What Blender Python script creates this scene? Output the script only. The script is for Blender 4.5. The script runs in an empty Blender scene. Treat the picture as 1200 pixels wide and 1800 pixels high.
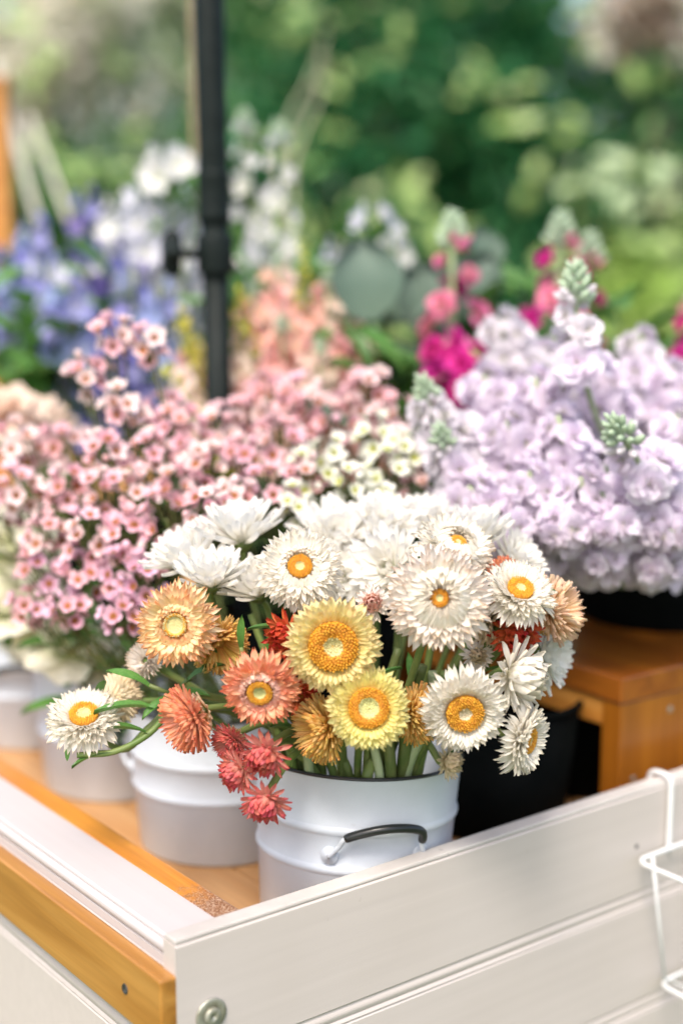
import bpy, math, random
from mathutils import Vector, Matrix, Quaternion

R = math.radians
RNG = random.Random(11)
COL = bpy.context.scene.collection
SC = bpy.context.scene
V = Vector

# ------------------------------------------------------------------ camera
PITCH = R(9.5)
CAMZ = 1.35
F_PX = 2500.0                                   # focal length in pixels of a 1200 px wide frame
cam_d = bpy.data.cameras.new('camera')
cam_d.sensor_fit = 'HORIZONTAL'
cam_d.sensor_width = 24.0
cam_d.lens = 50.0
cam_d.clip_start = 0.02
cam_d.clip_end = 500.0
cam_d.dof.use_dof = True
cam_d.dof.focus_distance = 0.99
cam_d.dof.aperture_fstop = 1.8
cam = bpy.data.objects.new('camera', cam_d)
cam.location = (0, 0, CAMZ)
cam.rotation_euler = (R(90) - PITCH, 0, 0)
COL.objects.link(cam)
SC.camera = cam

# ------------------------------------------------------------------ world, sun, exposure
SUN_EL, SUN_AZ = R(55), R(-163)                 # azimuth from +Y towards +X: behind the camera, to its left
world = bpy.data.worlds.new('World')
SC.world = world
world.use_nodes = True
wn = world.node_tree
sky = wn.nodes.new('ShaderNodeTexSky')
sky.sky_type = 'NISHITA'
sky.sun_disc = False
sky.sun_elevation = SUN_EL
sky.sun_rotation = SUN_AZ
sky.air_density = 1.0
sky.dust_density = 4.0
sky.ozone_density = 0.0
wn.links.new(sky.outputs[0], wn.nodes['Background'].inputs[0])
wn.nodes['Background'].inputs[1].default_value = 0.14
sun_d = bpy.data.lights.new('sun', 'SUN')
sun_d.energy = 1.25
sun_d.angle = R(14)
sun_d.color = (1.0, 0.95, 0.88)
sun = bpy.data.objects.new('sun', sun_d)
sdir = V((math.sin(SUN_AZ) * math.cos(SUN_EL), math.cos(SUN_AZ) * math.cos(SUN_EL), math.sin(SUN_EL)))
sun.rotation_euler = (-sdir).to_track_quat('-Z', 'Y').to_euler()
sun.location = (0, 0, 5)
COL.objects.link(sun)
SC.view_settings.view_transform = 'Standard'
SC.view_settings.look = 'None'
SC.view_settings.exposure = 1.18
SC.view_settings.gamma = 1.0
SC.cycles.use_denoising = True
SC.cycles.max_bounces = 8
SC.cycles.transparent_max_bounces = 4
SC.cycles.sample_clamp_indirect = 8.0


# ------------------------------------------------------------------ placing helpers
def at(px, py, y):
    """World point at forward distance y that lies in the direction (px, py) of the photograph."""
    a = (px - 600.0) / F_PX
    b = (900.0 - py) / F_PX
    fy = math.cos(PITCH) + b * math.sin(PITCH)
    fz = -math.sin(PITCH) + b * math.cos(PITCH)
    return V((a * y / fy, y, CAMZ + fz * y / fy))


def at_z(px, py, z):
    b = (900.0 - py) / F_PX
    fy = math.cos(PITCH) + b * math.sin(PITCH)
    fz = -math.sin(PITCH) + b * math.cos(PITCH)
    return at(px, py, (z - CAMZ) * fy / fz)


def px_m(n, p):
    """n photograph pixels in metres at point p."""
    d = p.y * math.cos(PITCH) + (CAMZ - p.z) * math.sin(PITCH)
    return n * d / F_PX


# ------------------------------------------------------------------ mesh building
class MB:
    def __init__(s):
        s.v, s.f, s.uv, s.mi = [], [], [], []

    def grid(s, pts, nu, nv, uvs=None, mi=0, wrap=False):
        o = len(s.v)
        s.v += [tuple(p) for p in pts]
        s.uv += uvs if uvs else [(0.5, 0.5)] * len(pts)
        for j in range(nv - 1):
            for i in range(nu if wrap else nu - 1):
                i2 = (i + 1) % nu
                s.f.append((o + j * nu + i, o + j * nu + i2, o + (j + 1) * nu + i2, o + (j + 1) * nu + i))
                s.mi.append(mi)

    def tube(s, path, rad, n=6, mi=0, cap=True):
        path = [V(p) for p in path]
        m = len(path)
        rads = rad if isinstance(rad, (list, tuple)) else [rad] * m
        pts, uvs = [], []
        t0 = (path[1] - path[0]).normalized()
        ref = V((0, 0, 1)) if abs(t0.z) < 0.9 else V((1, 0, 0))
        x = t0.cross(ref).normalized()
        for k in range(m):
            t = (path[min(k + 1, m - 1)] - path[max(k - 1, 0)]).normalized()
            x = (x - t * x.dot(t))
            x = x.normalized() if x.length > 1e-9 else t.orthogonal().normalized()
            y = t.cross(x)
            for i in range(n):
                a = 2 * math.pi * i / n
                pts.append(path[k] + (x * math.cos(a) + y * math.sin(a)) * rads[k])
                uvs.append((i / n, k / (m - 1)))
        o = len(s.v)
        s.grid(pts, n, m, uvs, mi, wrap=True)
        if cap:
            s.f.append(tuple(o + i for i in range(n))[::-1]); s.mi.append(mi)
            s.f.append(tuple(o + (m - 1) * n + i for i in range(n))); s.mi.append(mi)

    def lathe(s, prof, n=48, mi=0):
        pts, uvs = [], []
        for k, (r, z) in enumerate(prof):
            for i in range(n):
                a = 2 * math.pi * i / n
                pts.append((r * math.cos(a), r * math.sin(a), z)); uvs.append((i / n, k / (len(prof) - 1)))
        s.grid(pts, n, len(prof), uvs, mi, wrap=True)

    def add(s, o, M, mi=None):
        k = len(s.v)
        s.v += [tuple(M @ V(p)) for p in o.v]
        s.uv += o.uv
        s.f += [tuple(k + i for i in f) for f in o.f]
        s.mi += o.mi if mi is None else [mi] * len(o.f)

    def box(s, lo, hi, mi=0):
        o = len(s.v)
        (a, b, c), (d, e, f) = lo, hi
        s.v += [(a, b, c), (d, b, c), (d, e, c), (a, e, c), (a, b, f), (d, b, f), (d, e, f), (a, e, f)]
        s.uv += [(0.5, 0.5)] * 8
        for q in ((0, 3, 2, 1), (4, 5, 6, 7), (0, 1, 5, 4), (1, 2, 6, 5), (2, 3, 7, 6), (3, 0, 4, 7)):
            s.f.append(tuple(o + i for i in q)); s.mi.append(mi)

    def mesh(s, name, mats, smooth=True):
        me = bpy.data.meshes.new(name)
        me.from_pydata(s.v, [], s.f)
        for m in (mats if isinstance(mats, (list, tuple)) else [mats]):
            me.materials.append(m)
        me.polygons.foreach_set('material_index', s.mi)
        me.polygons.foreach_set('use_smooth', [smooth] * len(s.f))
        uvl = me.uv_layers.new(name='UVMap')
        li = [0] * len(me.loops)
        me.loops.foreach_get('vertex_index', li)
        flat = []
        for i in li:
            flat += s.uv[i]
        uvl.data.foreach_set('uv', flat)
        me.update()
        return me


def bevel_box(name, lo, hi, mat, bev=0.0015, seg=2):
    import bmesh
    b = MB(); b.box(lo, hi)
    me = b.mesh(name, mat, smooth=False)
    bm = bmesh.new(); bm.from_mesh(me)
    bmesh.ops.bevel(bm, geom=bm.edges[:], offset=bev, segments=seg, affect='EDGES', profile=0.5)
    bm.to_mesh(me); bm.free()
    return me


def obj(name, me, parent=None, M=None):
    o = bpy.data.objects.new(name, me)
    COL.objects.link(o)
    if parent is not None:
        o.parent = parent
    if M is not None:
        o.matrix_basis = M
    return o


def thing(name, label, cat, loc=(0, 0, 0), group=None, M=None):
    o = bpy.data.objects.new(name, None)
    o.empty_display_size = 0.02
    COL.objects.link(o)
    if M is not None:
        o.matrix_basis = M
    else:
        o.location = loc
    o['label'] = label; o['category'] = cat
    if group:
        o['group'] = group
    return o


def frame(p, n, spin=0.0, scale=1.0):
    """Matrix that stands local +Z along n at p."""
    n = V(n).normalized()
    q = V((0, 0, 1)).rotation_difference(n)
    return Matrix.Translation(p) @ q.to_matrix().to_4x4() @ Matrix.Rotation(spin, 4, 'Z') @ Matrix.Scale(scale, 4)


def axes(p, x, y, z, sx=1, sy=1, sz=1):
    return Matrix(((x.x * sx, y.x * sy, z.x * sz, p.x), (x.y * sx, y.y * sy, z.y * sz, p.y),
                   (x.z * sx, y.z * sy, z.z * sz, p.z), (0, 0, 0, 1)))


def bez(p0, p1, p2, p3, n):
    out = []
    for i in range(n + 1):
        t = i / n; u = 1 - t
        out.append(p0 * u ** 3 + p1 * 3 * u * u * t + p2 * 3 * u * t * t + p3 * t ** 3)
    return out


# ------------------------------------------------------------------ materials
def nd(nt, typ, **kw):
    n = nt.nodes.new(typ)
    for k, v in kw.items():
        setattr(n, k, v)
    return n


def new_mat(name):
    m = bpy.data.materials.new(name)
    m.use_nodes = True
    nt = m.node_tree
    return m, nt, nt.nodes['Principled BSDF'], nt.nodes['Material Output']


def ramp(nt, stops):
    r = nd(nt, 'ShaderNodeValToRGB')
    e = r.color_ramp.elements
    while len(e) < len(stops):
        e.new(0.5)
    for x, (p, c) in zip(e, stops):
        x.position = p; x.color = (*c, 1)
    return r


def petal_mat(name, stops, trans=0.35, rough=0.45, var=0.18, hue=0.015, streak=0.10, spec=0.3):
    """Petal: colour runs from base to tip, fine streaks, every petal a little different, light shines through."""
    m, nt, b, out = new_mat(name)
    L = nt.links
    uv = nd(nt, 'ShaderNodeUVMap'); sep = nd(nt, 'ShaderNodeSeparateXYZ'); L.new(uv.outputs[0], sep.inputs[0])
    oi = nd(nt, 'ShaderNodeObjectInfo')
    jit = nd(nt, 'ShaderNodeMath', operation='MULTIPLY_ADD'); jit.inputs[1].default_value = 0.22
    L.new(oi.outputs['Random'], jit.inputs[0])
    add = nd(nt, 'ShaderNodeMath', operation='SUBTRACT'); L.new(sep.outputs[1], jit.inputs[2])
    L.new(jit.outputs[0], add.inputs[0]); add.inputs[1].default_value = 0.11
    r = ramp(nt, stops); L.new(add.outputs[0], r.inputs[0])
    # streaks along the petal
    mp = nd(nt, 'ShaderNodeMapping'); mp.inputs['Scale'].default_value = (9, 0.7, 1); L.new(uv.outputs[0], mp.inputs[0])
    no = nd(nt, 'ShaderNodeTexNoise'); no.inputs['Scale'].default_value = 2.2; no.inputs['Detail'].default_value = 3
    L.new(mp.outputs[0], no.inputs['Vector'])
    vr = nd(nt, 'ShaderNodeMath', operation='MULTIPLY_ADD'); vr.inputs[1].default_value = streak * 2; vr.inputs[2].default_value = 1 - streak
    L.new(no.outputs[0], vr.inputs[0])
    ov = nd(nt, 'ShaderNodeMath', operation='MULTIPLY_ADD'); ov.inputs[1].default_value = var; ov.inputs[2].default_value = 1 - var * 0.6
    L.new(oi.outputs['Random'], ov.inputs[0])
    mu = nd(nt, 'ShaderNodeMath', operation='MULTIPLY'); L.new(vr.outputs[0], mu.inputs[0]); L.new(ov.outputs[0], mu.inputs[1])
    r7 = nd(nt, 'ShaderNodeMath', operation='MULTIPLY'); r7.inputs[1].default_value = 7.13; L.new(oi.outputs['Random'], r7.inputs[0])
    fr = nd(nt, 'ShaderNodeMath', operation='FRACT'); L.new(r7.outputs[0], fr.inputs[0])
    hu = nd(nt, 'ShaderNodeMath', operation='MULTIPLY_ADD'); hu.inputs[1].default_value = hue * 2; hu.inputs[2].default_value = 0.5 - hue
    L.new(fr.outputs[0], hu.inputs[0])
    hs = nd(nt, 'ShaderNodeHueSaturation'); L.new(r.outputs[0], hs.inputs['Color']); L.new(mu.outputs[0], hs.inputs['Value']); L.new(hu.outputs[0], hs.inputs['Hue'])
    L.new(hs.outputs[0], b.inputs['Base Color'])
    b.inputs['Roughness'].default_value = rough
    b.inputs['Specular IOR Level'].default_value = spec
    tr = nd(nt, 'ShaderNodeBsdfTranslucent'); L.new(hs.outputs[0], tr.inputs[0])
    mx = nd(nt, 'ShaderNodeMixShader'); mx.inputs[0].default_value = trans
    L.new(b.outputs[0], mx.inputs[1]); L.new(tr.outputs[0], mx.inputs[2]); L.new(mx.outputs[0], out.inputs[0])
    bp = nd(nt, 'ShaderNodeBump'); bp.inputs['Strength'].default_value = 0.25; bp.inputs['Distance'].default_value = 0.001
    L.new(no.outputs[0], bp.inputs['Height']); L.new(bp.outputs[0], b.inputs['Normal'])
    return m


def plain_mat(name, c1, c2=None, rough=0.5, scale=30, bump=0.0, metal=0.0, spec=0.5, trans=0.0, coat=0.0, coord='Object', detail=4, lo=0.35, hi=0.65, var=0.0):
    m, nt, b, out = new_mat(name)
    L = nt.links
    tc = nd(nt, 'ShaderNodeTexCoord')
    no = nd(nt, 'ShaderNodeTexNoise'); no.inputs['Scale'].default_value = scale; no.inputs['Detail'].default_value = detail
    L.new(tc.outputs[coord], no.inputs['Vector'])
    r = ramp(nt, [(lo, c1), (hi, c2 or tuple(x * 0.85 for x in c1))]); L.new(no.outputs[0], r.inputs[0])
    colr = r.outputs[0]
    if var:
        oi = nd(nt, 'ShaderNodeObjectInfo')
        ov = nd(nt, 'ShaderNodeMath', operation='MULTIPLY_ADD'); ov.inputs[1].default_value = var; ov.inputs[2].default_value = 1 - var / 2
        L.new(oi.outputs['Random'], ov.inputs[0])
        hs = nd(nt, 'ShaderNodeHueSaturation'); L.new(colr, hs.inputs['Color']); L.new(ov.outputs[0], hs.inputs['Value'])
        colr = hs.outputs[0]
    L.new(colr, b.inputs['Base Color'])
    b.inputs['Roughness'].default_value = rough; b.inputs['Metallic'].default_value = metal
    b.inputs['Specular IOR Level'].default_value = spec; b.inputs['Coat Weight'].default_value = coat
    if bump:
        bp = nd(nt, 'ShaderNodeBump'); bp.inputs['Strength'].default_value = bump; bp.inputs['Distance'].default_value = 0.002
        L.new(no.outputs[0], bp.inputs['Height']); L.new(bp.outputs[0], b.inputs['Normal'])
    if trans:
        tr = nd(nt, 'ShaderNodeBsdfTranslucent'); L.new(colr, tr.inputs[0])
        mx = nd(nt, 'ShaderNodeMixShader'); mx.inputs[0].default_value = trans
        L.new(b.outputs[0], mx.inputs[1]); L.new(tr.outputs[0], mx.inputs[2]); L.new(mx.outputs[0], out.inputs[0])
    return m


def wood_mat(name, dark, mid, light, axis=1, scale=1.0, rough=0.35, coat=0.3, dirt=False):
    """Varnished softwood: grain drawn out along one axis of the board, growth rings, small pores; boards differ."""
    m, nt, b, out = new_mat(name)
    L = nt.links
    tc = nd(nt, 'ShaderNodeTexCoord')
    oi = nd(nt, 'ShaderNodeObjectInfo')
    off = nd(nt, 'ShaderNodeVectorMath', operation='SCALE'); L.new(oi.outputs['Random'], off.inputs['Scale']); off.inputs[0].default_value = (7, 3, 5)
    ad = nd(nt, 'ShaderNodeVectorMath', operation='ADD'); L.new(tc.outputs['Object'], ad.inputs[0]); L.new(off.outputs[0], ad.inputs[1])
    sc = [34 * scale] * 3; sc[axis] = 2.4 * scale
    mp = nd(nt, 'ShaderNodeMapping'); mp.inputs['Scale'].default_value = sc; L.new(ad.outputs[0], mp.inputs[0])
    n1 = nd(nt, 'ShaderNodeTexNoise'); n1.inputs['Scale'].default_value = 1.6; n1.inputs['Detail'].default_value = 6; n1.inputs['Distortion'].default_value = 0.8
    L.new(mp.outputs[0], n1.inputs['Vector'])
    sc2 = [260 * scale] * 3; sc2[axis] = 9 * scale
    mp2 = nd(nt, 'ShaderNodeMapping'); mp2.inputs['Scale'].default_value = sc2; L.new(ad.outputs[0], mp2.inputs[0])
    n2 = nd(nt, 'ShaderNodeTexNoise'); n2.inputs['Scale'].default_value = 1.5; n2.inputs['Detail'].default_value = 3
    L.new(mp2.outputs[0], n2.inputs['Vector'])
    r = ramp(nt, [(0.25, dark), (0.5, mid), (0.75, light)]); L.new(n1.outputs[0], r.inputs[0])
    ml = nd(nt, 'ShaderNodeMath', operation='MULTIPLY_ADD'); ml.inputs[1].default_value = 0.45; ml.inputs[2].default_value = 0.78
    L.new(n2.outputs[0], ml.inputs[0])
    hs = nd(nt, 'ShaderNodeHueSaturation'); L.new(r.outputs[0], hs.inputs['Color']); L.new(ml.outputs[0], hs.inputs['Value'])
    colr = hs.outputs[0]
    rgh = None
    if dirt:                                    # gritty worn patch with its own ragged edge at the near end of the strip
        sp = nd(nt, 'ShaderNodeSeparateXYZ'); L.new(tc.outputs['Object'], sp.inputs[0])
        nn = nd(nt, 'ShaderNodeTexNoise'); nn.inputs['Scale'].default_value = 70; nn.inputs['Detail'].default_value = 6; nn.inputs['Roughness'].default_value = 0.75; L.new(tc.outputs['Object'], nn.inputs['Vector'])
        e = nd(nt, 'ShaderNodeMath', operation='MULTIPLY_ADD'); e.inputs[1].default_value = 0.13; L.new(nn.outputs[0], e.inputs[0]); L.new(sp.outputs[1], e.inputs[2])
        mr = nd(nt, 'ShaderNodeMapRange'); mr.inputs['From Min'].default_value = 0.142; mr.inputs['From Max'].default_value = 0.112
        L.new(e.outputs[0], mr.inputs['Value'])
        gr = nd(nt, 'ShaderNodeTexNoise'); gr.inputs['Scale'].default_value = 900; gr.inputs['Detail'].default_value = 2; L.new(tc.outputs['Object'], gr.inputs['Vector'])
        rr = ramp(nt, [(0.42, (0.17, 0.065, 0.022)), (0.5, (0.28, 0.13, 0.06)), (0.66, (0.50, 0.37, 0.28))]); L.new(gr.outputs[0], rr.inputs[0])
        mx = nd(nt, 'ShaderNodeMix', data_type='RGBA'); L.new(mr.outputs[0], mx.inputs['Factor']); L.new(colr, mx.inputs['A']); L.new(rr.outputs[0], mx.inputs['B'])
        colr = mx.outputs['Result']
    L.new(colr, b.inputs['Base Color'])
    b.inputs['Roughness'].default_value = rough; b.inputs['Coat Weight'].default_value = coat; b.inputs['Coat Roughness'].default_value = 0.25
    bp = nd(nt, 'ShaderNodeBump'); bp.inputs['Strength'].default_value = 0.12; bp.inputs['Distance'].default_value = 0.001
    L.new(n2.outputs[0], bp.inputs['Height']); L.new(bp.outputs[0], b.inputs['Normal'])
    return m


def paint_mat(name, c, c2, stain, rough=0.38, amount=0.5, bump=0.06, brush=(40, 40, 40), brush_amt=0.04):
    """Brushed paint or enamel with faint unevenness, scuffs and specks."""
    m, nt, b, out = new_mat(name)
    L = nt.links
    tc = nd(nt, 'ShaderNodeTexCoord')
    n1 = nd(nt, 'ShaderNodeTexNoise'); n1.inputs['Scale'].default_value = 9; n1.inputs['Detail'].default_value = 5; L.new(tc.outputs['Object'], n1.inputs['Vector'])
    r = ramp(nt, [(0.3, c), (0.7, c2)]); L.new(n1.outputs[0], r.inputs[0])
    n2 = nd(nt, 'ShaderNodeTexNoise'); n2.inputs['Scale'].default_value = 85; n2.inputs['Detail'].default_value = 6; n2.inputs['Roughness'].default_value = 0.7
    L.new(tc.outputs['Object'], n2.inputs['Vector'])
    mr = nd(nt, 'ShaderNodeMapRange'); mr.inputs['From Min'].default_value = 0.65; mr.inputs['From Max'].default_value = 0.76; mr.inputs['To Max'].default_value = amount
    L.new(n2.outputs[0], mr.inputs['Value'])
    mx = nd(nt, 'ShaderNodeMix', data_type='RGBA'); L.new(mr.outputs[0], mx.inputs['Factor']); L.new(r.outputs[0], mx.inputs['A']); mx.inputs['B'].default_value = (*stain, 1)
    mpb = nd(nt, 'ShaderNodeMapping'); mpb.inputs['Scale'].default_value = brush; L.new(tc.outputs['Object'], mpb.inputs[0])
    nb = nd(nt, 'ShaderNodeTexNoise'); nb.inputs['Scale'].default_value = 3; nb.inputs['Detail'].default_value = 5; L.new(mpb.outputs[0], nb.inputs['Vector'])
    mb_ = nd(nt, 'ShaderNodeMath', operation='MULTIPLY_ADD'); mb_.inputs[1].default_value = brush_amt * 2; mb_.inputs[2].default_value = 1 - brush_amt; L.new(nb.outputs[0], mb_.inputs[0])
    hb = nd(nt, 'ShaderNodeHueSaturation'); L.new(mx.outputs['Result'], hb.inputs['Color']); L.new(mb_.outputs[0], hb.inputs['Value'])
    L.new(hb.outputs[0], b.inputs['Base Color'])
    rr = nd(nt, 'ShaderNodeMath', operation='MULTIPLY_ADD'); rr.inputs[1].default_value = 0.25; rr.inputs[2].default_value = rough - 0.1
    L.new(n1.outputs[0], rr.inputs[0]); L.new(rr.outputs[0], b.inputs['Roughness'])
    bp = nd(nt, 'ShaderNodeBump'); bp.inputs['Strength'].default_value = bump; bp.inputs['Distance'].default_value = 0.002
    L.new(nb.outputs[0], bp.inputs['Height']); L.new(bp.outputs[0], b.inputs['Normal'])
    return m


M = {}
M['paint'] = paint_mat('cream_white_paint', (0.545, 0.49, 0.46), (0.515, 0.46, 0.425), (0.33, 0.28, 0.23), 0.42, 0.6, 0.10, (1.2, 40, 40), 0.07)
M['paint_edge'] = paint_mat('worn_paint_edge', (0.66, 0.62, 0.58), (0.40, 0.37, 0.34), (0.25, 0.22, 0.2), 0.6, 0.8)
M['paint_ledge'] = paint_mat('white_ledge_paint', (0.50, 0.462, 0.455), (0.478, 0.437, 0.43), (0.36, 0.31, 0.27), 0.36, 0.45, 0.08, (40, 1.2, 40), 0.05)
M['enamel'] = paint_mat('white_enamel', (0.54, 0.58, 0.625), (0.51, 0.55, 0.595), (0.36, 0.36, 0.35), 0.34, 0.5, 0.05)
M['wire'] = paint_mat('white_wire_coating', (0.78, 0.79, 0.79), (0.72, 0.74, 0.74), (0.4, 0.4, 0.4), 0.35, 0.3)
M['black'] = plain_mat('black_enamel', (0.012, 0.014, 0.014), (0.02, 0.022, 0.022), 0.28, 40)
M['tub'] = plain_mat('black_tub_plastic', (0.002, 0.003, 0.003), (0.004, 0.005, 0.005), 0.8, 25, spec=0.04)
M['pole'] = plain_mat('black_powder_coat', (0.006, 0.010, 0.009), (0.009, 0.014, 0.013), 0.5, 60, spec=0.14)
M['wood'] = wood_mat('honey_varnished_pine', (0.34, 0.125, 0.02), (0.48, 0.20, 0.036), (0.58, 0.28, 0.07), 1)
M['wood_rail'] = wood_mat('honey_rail_pine', (0.20, 0.078, 0.012), (0.35, 0.155, 0.027), (0.46, 0.235, 0.056), 1, 0.8)
M['wood_strip'] = wood_mat('gritty_strip_pine', (0.38, 0.125, 0.012), (0.52, 0.20, 0.022), (0.60, 0.26, 0.035), 1, 1.2, dirt=True)
M['wood_floor'] = wood_mat('pale_floor_pine', (0.38, 0.18, 0.06), (0.52, 0.275, 0.11), (0.60, 0.35, 0.16), 1, 0.7, rough=0.5, coat=0.1)
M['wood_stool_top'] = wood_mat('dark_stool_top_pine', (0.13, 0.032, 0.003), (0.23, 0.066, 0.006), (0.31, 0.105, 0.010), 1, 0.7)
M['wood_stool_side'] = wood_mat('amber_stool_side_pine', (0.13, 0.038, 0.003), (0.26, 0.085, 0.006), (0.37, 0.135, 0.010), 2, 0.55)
M['wood_end'] = wood_mat('end_grain_pine', (0.16, 0.06, 0.015), (0.27, 0.11, 0.03), (0.36, 0.17, 0.06), 0, 1.5)
M['zinc'] = plain_mat('weathered_zinc', (0.42, 0.42, 0.36), (0.30, 0.29, 0.22), 0.5, 160, bump=0.3, metal=0.6)
M['screw'] = plain_mat('dark_screw', (0.02, 0.022, 0.02), (0.06, 0.06, 0.055), 0.5, 200)
M['stem'] = plain_mat('stem_green', (0.10, 0.17, 0.035), (0.19, 0.23, 0.07), 0.5, 60, trans=0.1, var=0.5)
M['stem_pale'] = plain_mat('stem_pale_green', (0.36, 0.46, 0.24), (0.44, 0.52, 0.30), 0.5, 60, trans=0.15, var=0.3)
M['twig'] = plain_mat('twig_brown_green', (0.12, 0.11, 0.03), (0.07, 0.10, 0.025), 0.6, 60, var=0.4)
M['leaf'] = plain_mat('leaf_green', (0.07, 0.19, 0.035), (0.11, 0.25, 0.055), 0.42, 30, trans=0.3, var=0.5)
M['needle'] = plain_mat('needle_green', (0.05, 0.13, 0.02), (0.10, 0.19, 0.035), 0.45, 30, trans=0.25, var=0.5)
M['bud_green'] = plain_mat('bud_green', (0.40, 0.54, 0.36), (0.56, 0.66, 0.50), 0.6, 120, trans=0.2, var=0.2)
M['calyx'] = plain_mat('calyx_green', (0.10, 0.16, 0.03), (0.16, 0.20, 0.05), 0.5, 80, trans=0.15)

PM = {}
PM['white'] = petal_mat('bract_white', [(0.0, (0.70, 0.66, 0.50)), (0.35, (0.88, 0.84, 0.75)), (0.8, (0.91, 0.87, 0.79)), (1.0, (0.90, 0.83, 0.70))], 0.42, 0.4, 0.08, 0.006, 0.05)
PM['blush'] = petal_mat('bract_blush_white', [(0.0, (0.78, 0.70, 0.60)), (0.4, (0.90, 0.85, 0.80)), (0.8, (0.89, 0.82, 0.74)), (1.0, (0.86, 0.70, 0.56))], 0.34, 0.4, 0.08, 0.008, 0.05)
PM['cream'] = petal_mat('bract_cream', [(0.0, (0.70, 0.58, 0.35)), (0.5, (0.84, 0.75, 0.56)), (1.0, (0.82, 0.66, 0.44))], 0.34, 0.45, 0.1, 0.008, 0.06)
PM['yellow'] = petal_mat('bract_pale_yellow', [(0.0, (0.82, 0.60, 0.18)), (0.4, (0.88, 0.75, 0.33)), (0.8, (0.88, 0.79, 0.42)), (1.0, (0.87, 0.66, 0.33))], 0.42, 0.42, 0.12, 0.012, 0.07)
PM['lemon'] = petal_mat('bract_lemon', [(0.0, (0.82, 0.64, 0.16)), (0.4, (0.87, 0.79, 0.30)), (1.0, (0.88, 0.81, 0.40))], 0.42, 0.42, 0.10, 0.01, 0.07)
PM['peach'] = petal_mat('bract_peach', [(0.0, (0.90, 0.48, 0.16)), (0.3, (0.94, 0.76, 0.46)), (0.7, (0.95, 0.78, 0.50)), (1.0, (0.92, 0.48, 0.22))], 0.42, 0.42, 0.14, 0.015, 0.10)
PM['apricot'] = petal_mat('bract_apricot', [(0.0, (0.88, 0.54, 0.18)), (0.4, (0.92, 0.70, 0.42)), (1.0, (0.92, 0.70, 0.52))], 0.42, 0.42, 0.14, 0.015, 0.09)
PM['coral'] = petal_mat('bract_coral', [(0.0, (0.91, 0.48, 0.30)), (0.4, (0.94, 0.56, 0.39)), (0.8, (0.94, 0.48, 0.29)), (1.0, (0.89, 0.30, 0.16))], 0.40, 0.42, 0.15, 0.012, 0.10)
PM['coral_in'] = petal_mat('bract_coral_pale', [(0.0, (0.84, 0.48, 0.36)), (0.5, (0.88, 0.55, 0.43)), (1.0, (0.88, 0.60, 0.50))], 0.34, 0.4, 0.12, 0.01, 0.08)
PM['rose'] = petal_mat('bract_rose', [(0.0, (0.86, 0.46, 0.36)), (0.5, (0.82, 0.36, 0.30)), (0.85, (0.76, 0.20, 0.17)), (1.0, (0.58, 0.08, 0.085))], 0.38, 0.38, 0.2, 0.012, 0.12)
PM['red'] = petal_mat('bract_red', [(0.0, (0.74, 0.28, 0.10)), (0.5, (0.72, 0.17, 0.06)), (1.0, (0.58, 0.06, 0.035))], 0.38, 0.38, 0.2, 0.01, 0.12)
PM['gold'] = petal_mat('bract_gold', [(0.0, (0.82, 0.42, 0.08)), (0.4, (0.89, 0.60, 0.16)), (0.8, (0.90, 0.68, 0.27)), (1.0, (0.86, 0.50, 0.14))], 0.40, 0.42, 0.2, 0.015, 0.12)
PM['mum'] = petal_mat('chrysanthemum_white', [(0.0, (0.68, 0.71, 0.48)), (0.25, (0.88, 0.86, 0.79)), (1.0, (0.91, 0.89, 0.84))], 0.44, 0.5, 0.06, 0.004, 0.05)
PM['wax_pink'] = petal_mat('waxflower_pink', [(0.0, (0.58, 0.20, 0.26)), (0.35, (0.80, 0.44, 0.50)), (1.0, (0.86, 0.60, 0.63))], 0.3, 0.5, 0.22, 0.02, 0.07)
PM['wax_pale'] = petal_mat('waxflower_pale_pink', [(0.0, (0.68, 0.38, 0.38)), (0.4, (0.86, 0.64, 0.63)), (1.0, (0.89, 0.75, 0.73))], 0.3, 0.5, 0.18, 0.015, 0.06)
PM['wax_mauve'] = petal_mat('waxflower_mauve', [(0.0, (0.58, 0.22, 0.34)), (0.4, (0.76, 0.45, 0.57)), (1.0, (0.82, 0.57, 0.68))], 0.3, 0.5, 0.22, 0.02, 0.07)
PM['wax_white'] = petal_mat('waxflower_greenish_white', [(0.0, (0.60, 0.66, 0.36)), (0.45, (0.83, 0.83, 0.71)), (1.0, (0.86, 0.85, 0.78))], 0.3, 0.5, 0.15, 0.012, 0.05)
PM['lilac'] = petal_mat('stock_lilac', [(0.0, (0.60, 0.62, 0.44)), (0.25, (0.79, 0.71, 0.78)), (0.75, (0.79, 0.69, 0.81)), (1.0, (0.84, 0.775, 0.85))], 0.4, 0.55, 0.14, 0.015, 0.07)
PM['lilac_pale'] = petal_mat('stock_pale_lilac', [(0.0, (0.60, 0.64, 0.42)), (0.3, (0.77, 0.72, 0.75)), (1.0, (0.80, 0.755, 0.81))], 0.38, 0.55, 0.12, 0.012, 0.06)
PM['magenta'] = petal_mat('stock_magenta', [(0.0, (0.50, 0.10, 0.22)), (0.4, (0.58, 0.015, 0.24)), (1.0, (0.66, 0.04, 0.33))], 0.32, 0.5, 0.25, 0.012, 0.1)
PM['pinkbud'] = petal_mat('stock_pink_bud', [(0.0, (0.60, 0.50, 0.30)), (0.5, (0.76, 0.26, 0.38)), (1.0, (0.74, 0.18, 0.36))], 0.32, 0.5, 0.25, 0.012, 0.1)
PM['blue'] = petal_mat('delphinium_blue', [(0.0, (0.68, 0.68, 0.80)), (0.3, (0.42, 0.45, 0.76)), (1.0, (0.28, 0.31, 0.64))], 0.35, 0.5, 0.3, 0.025, 0.1)
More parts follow.
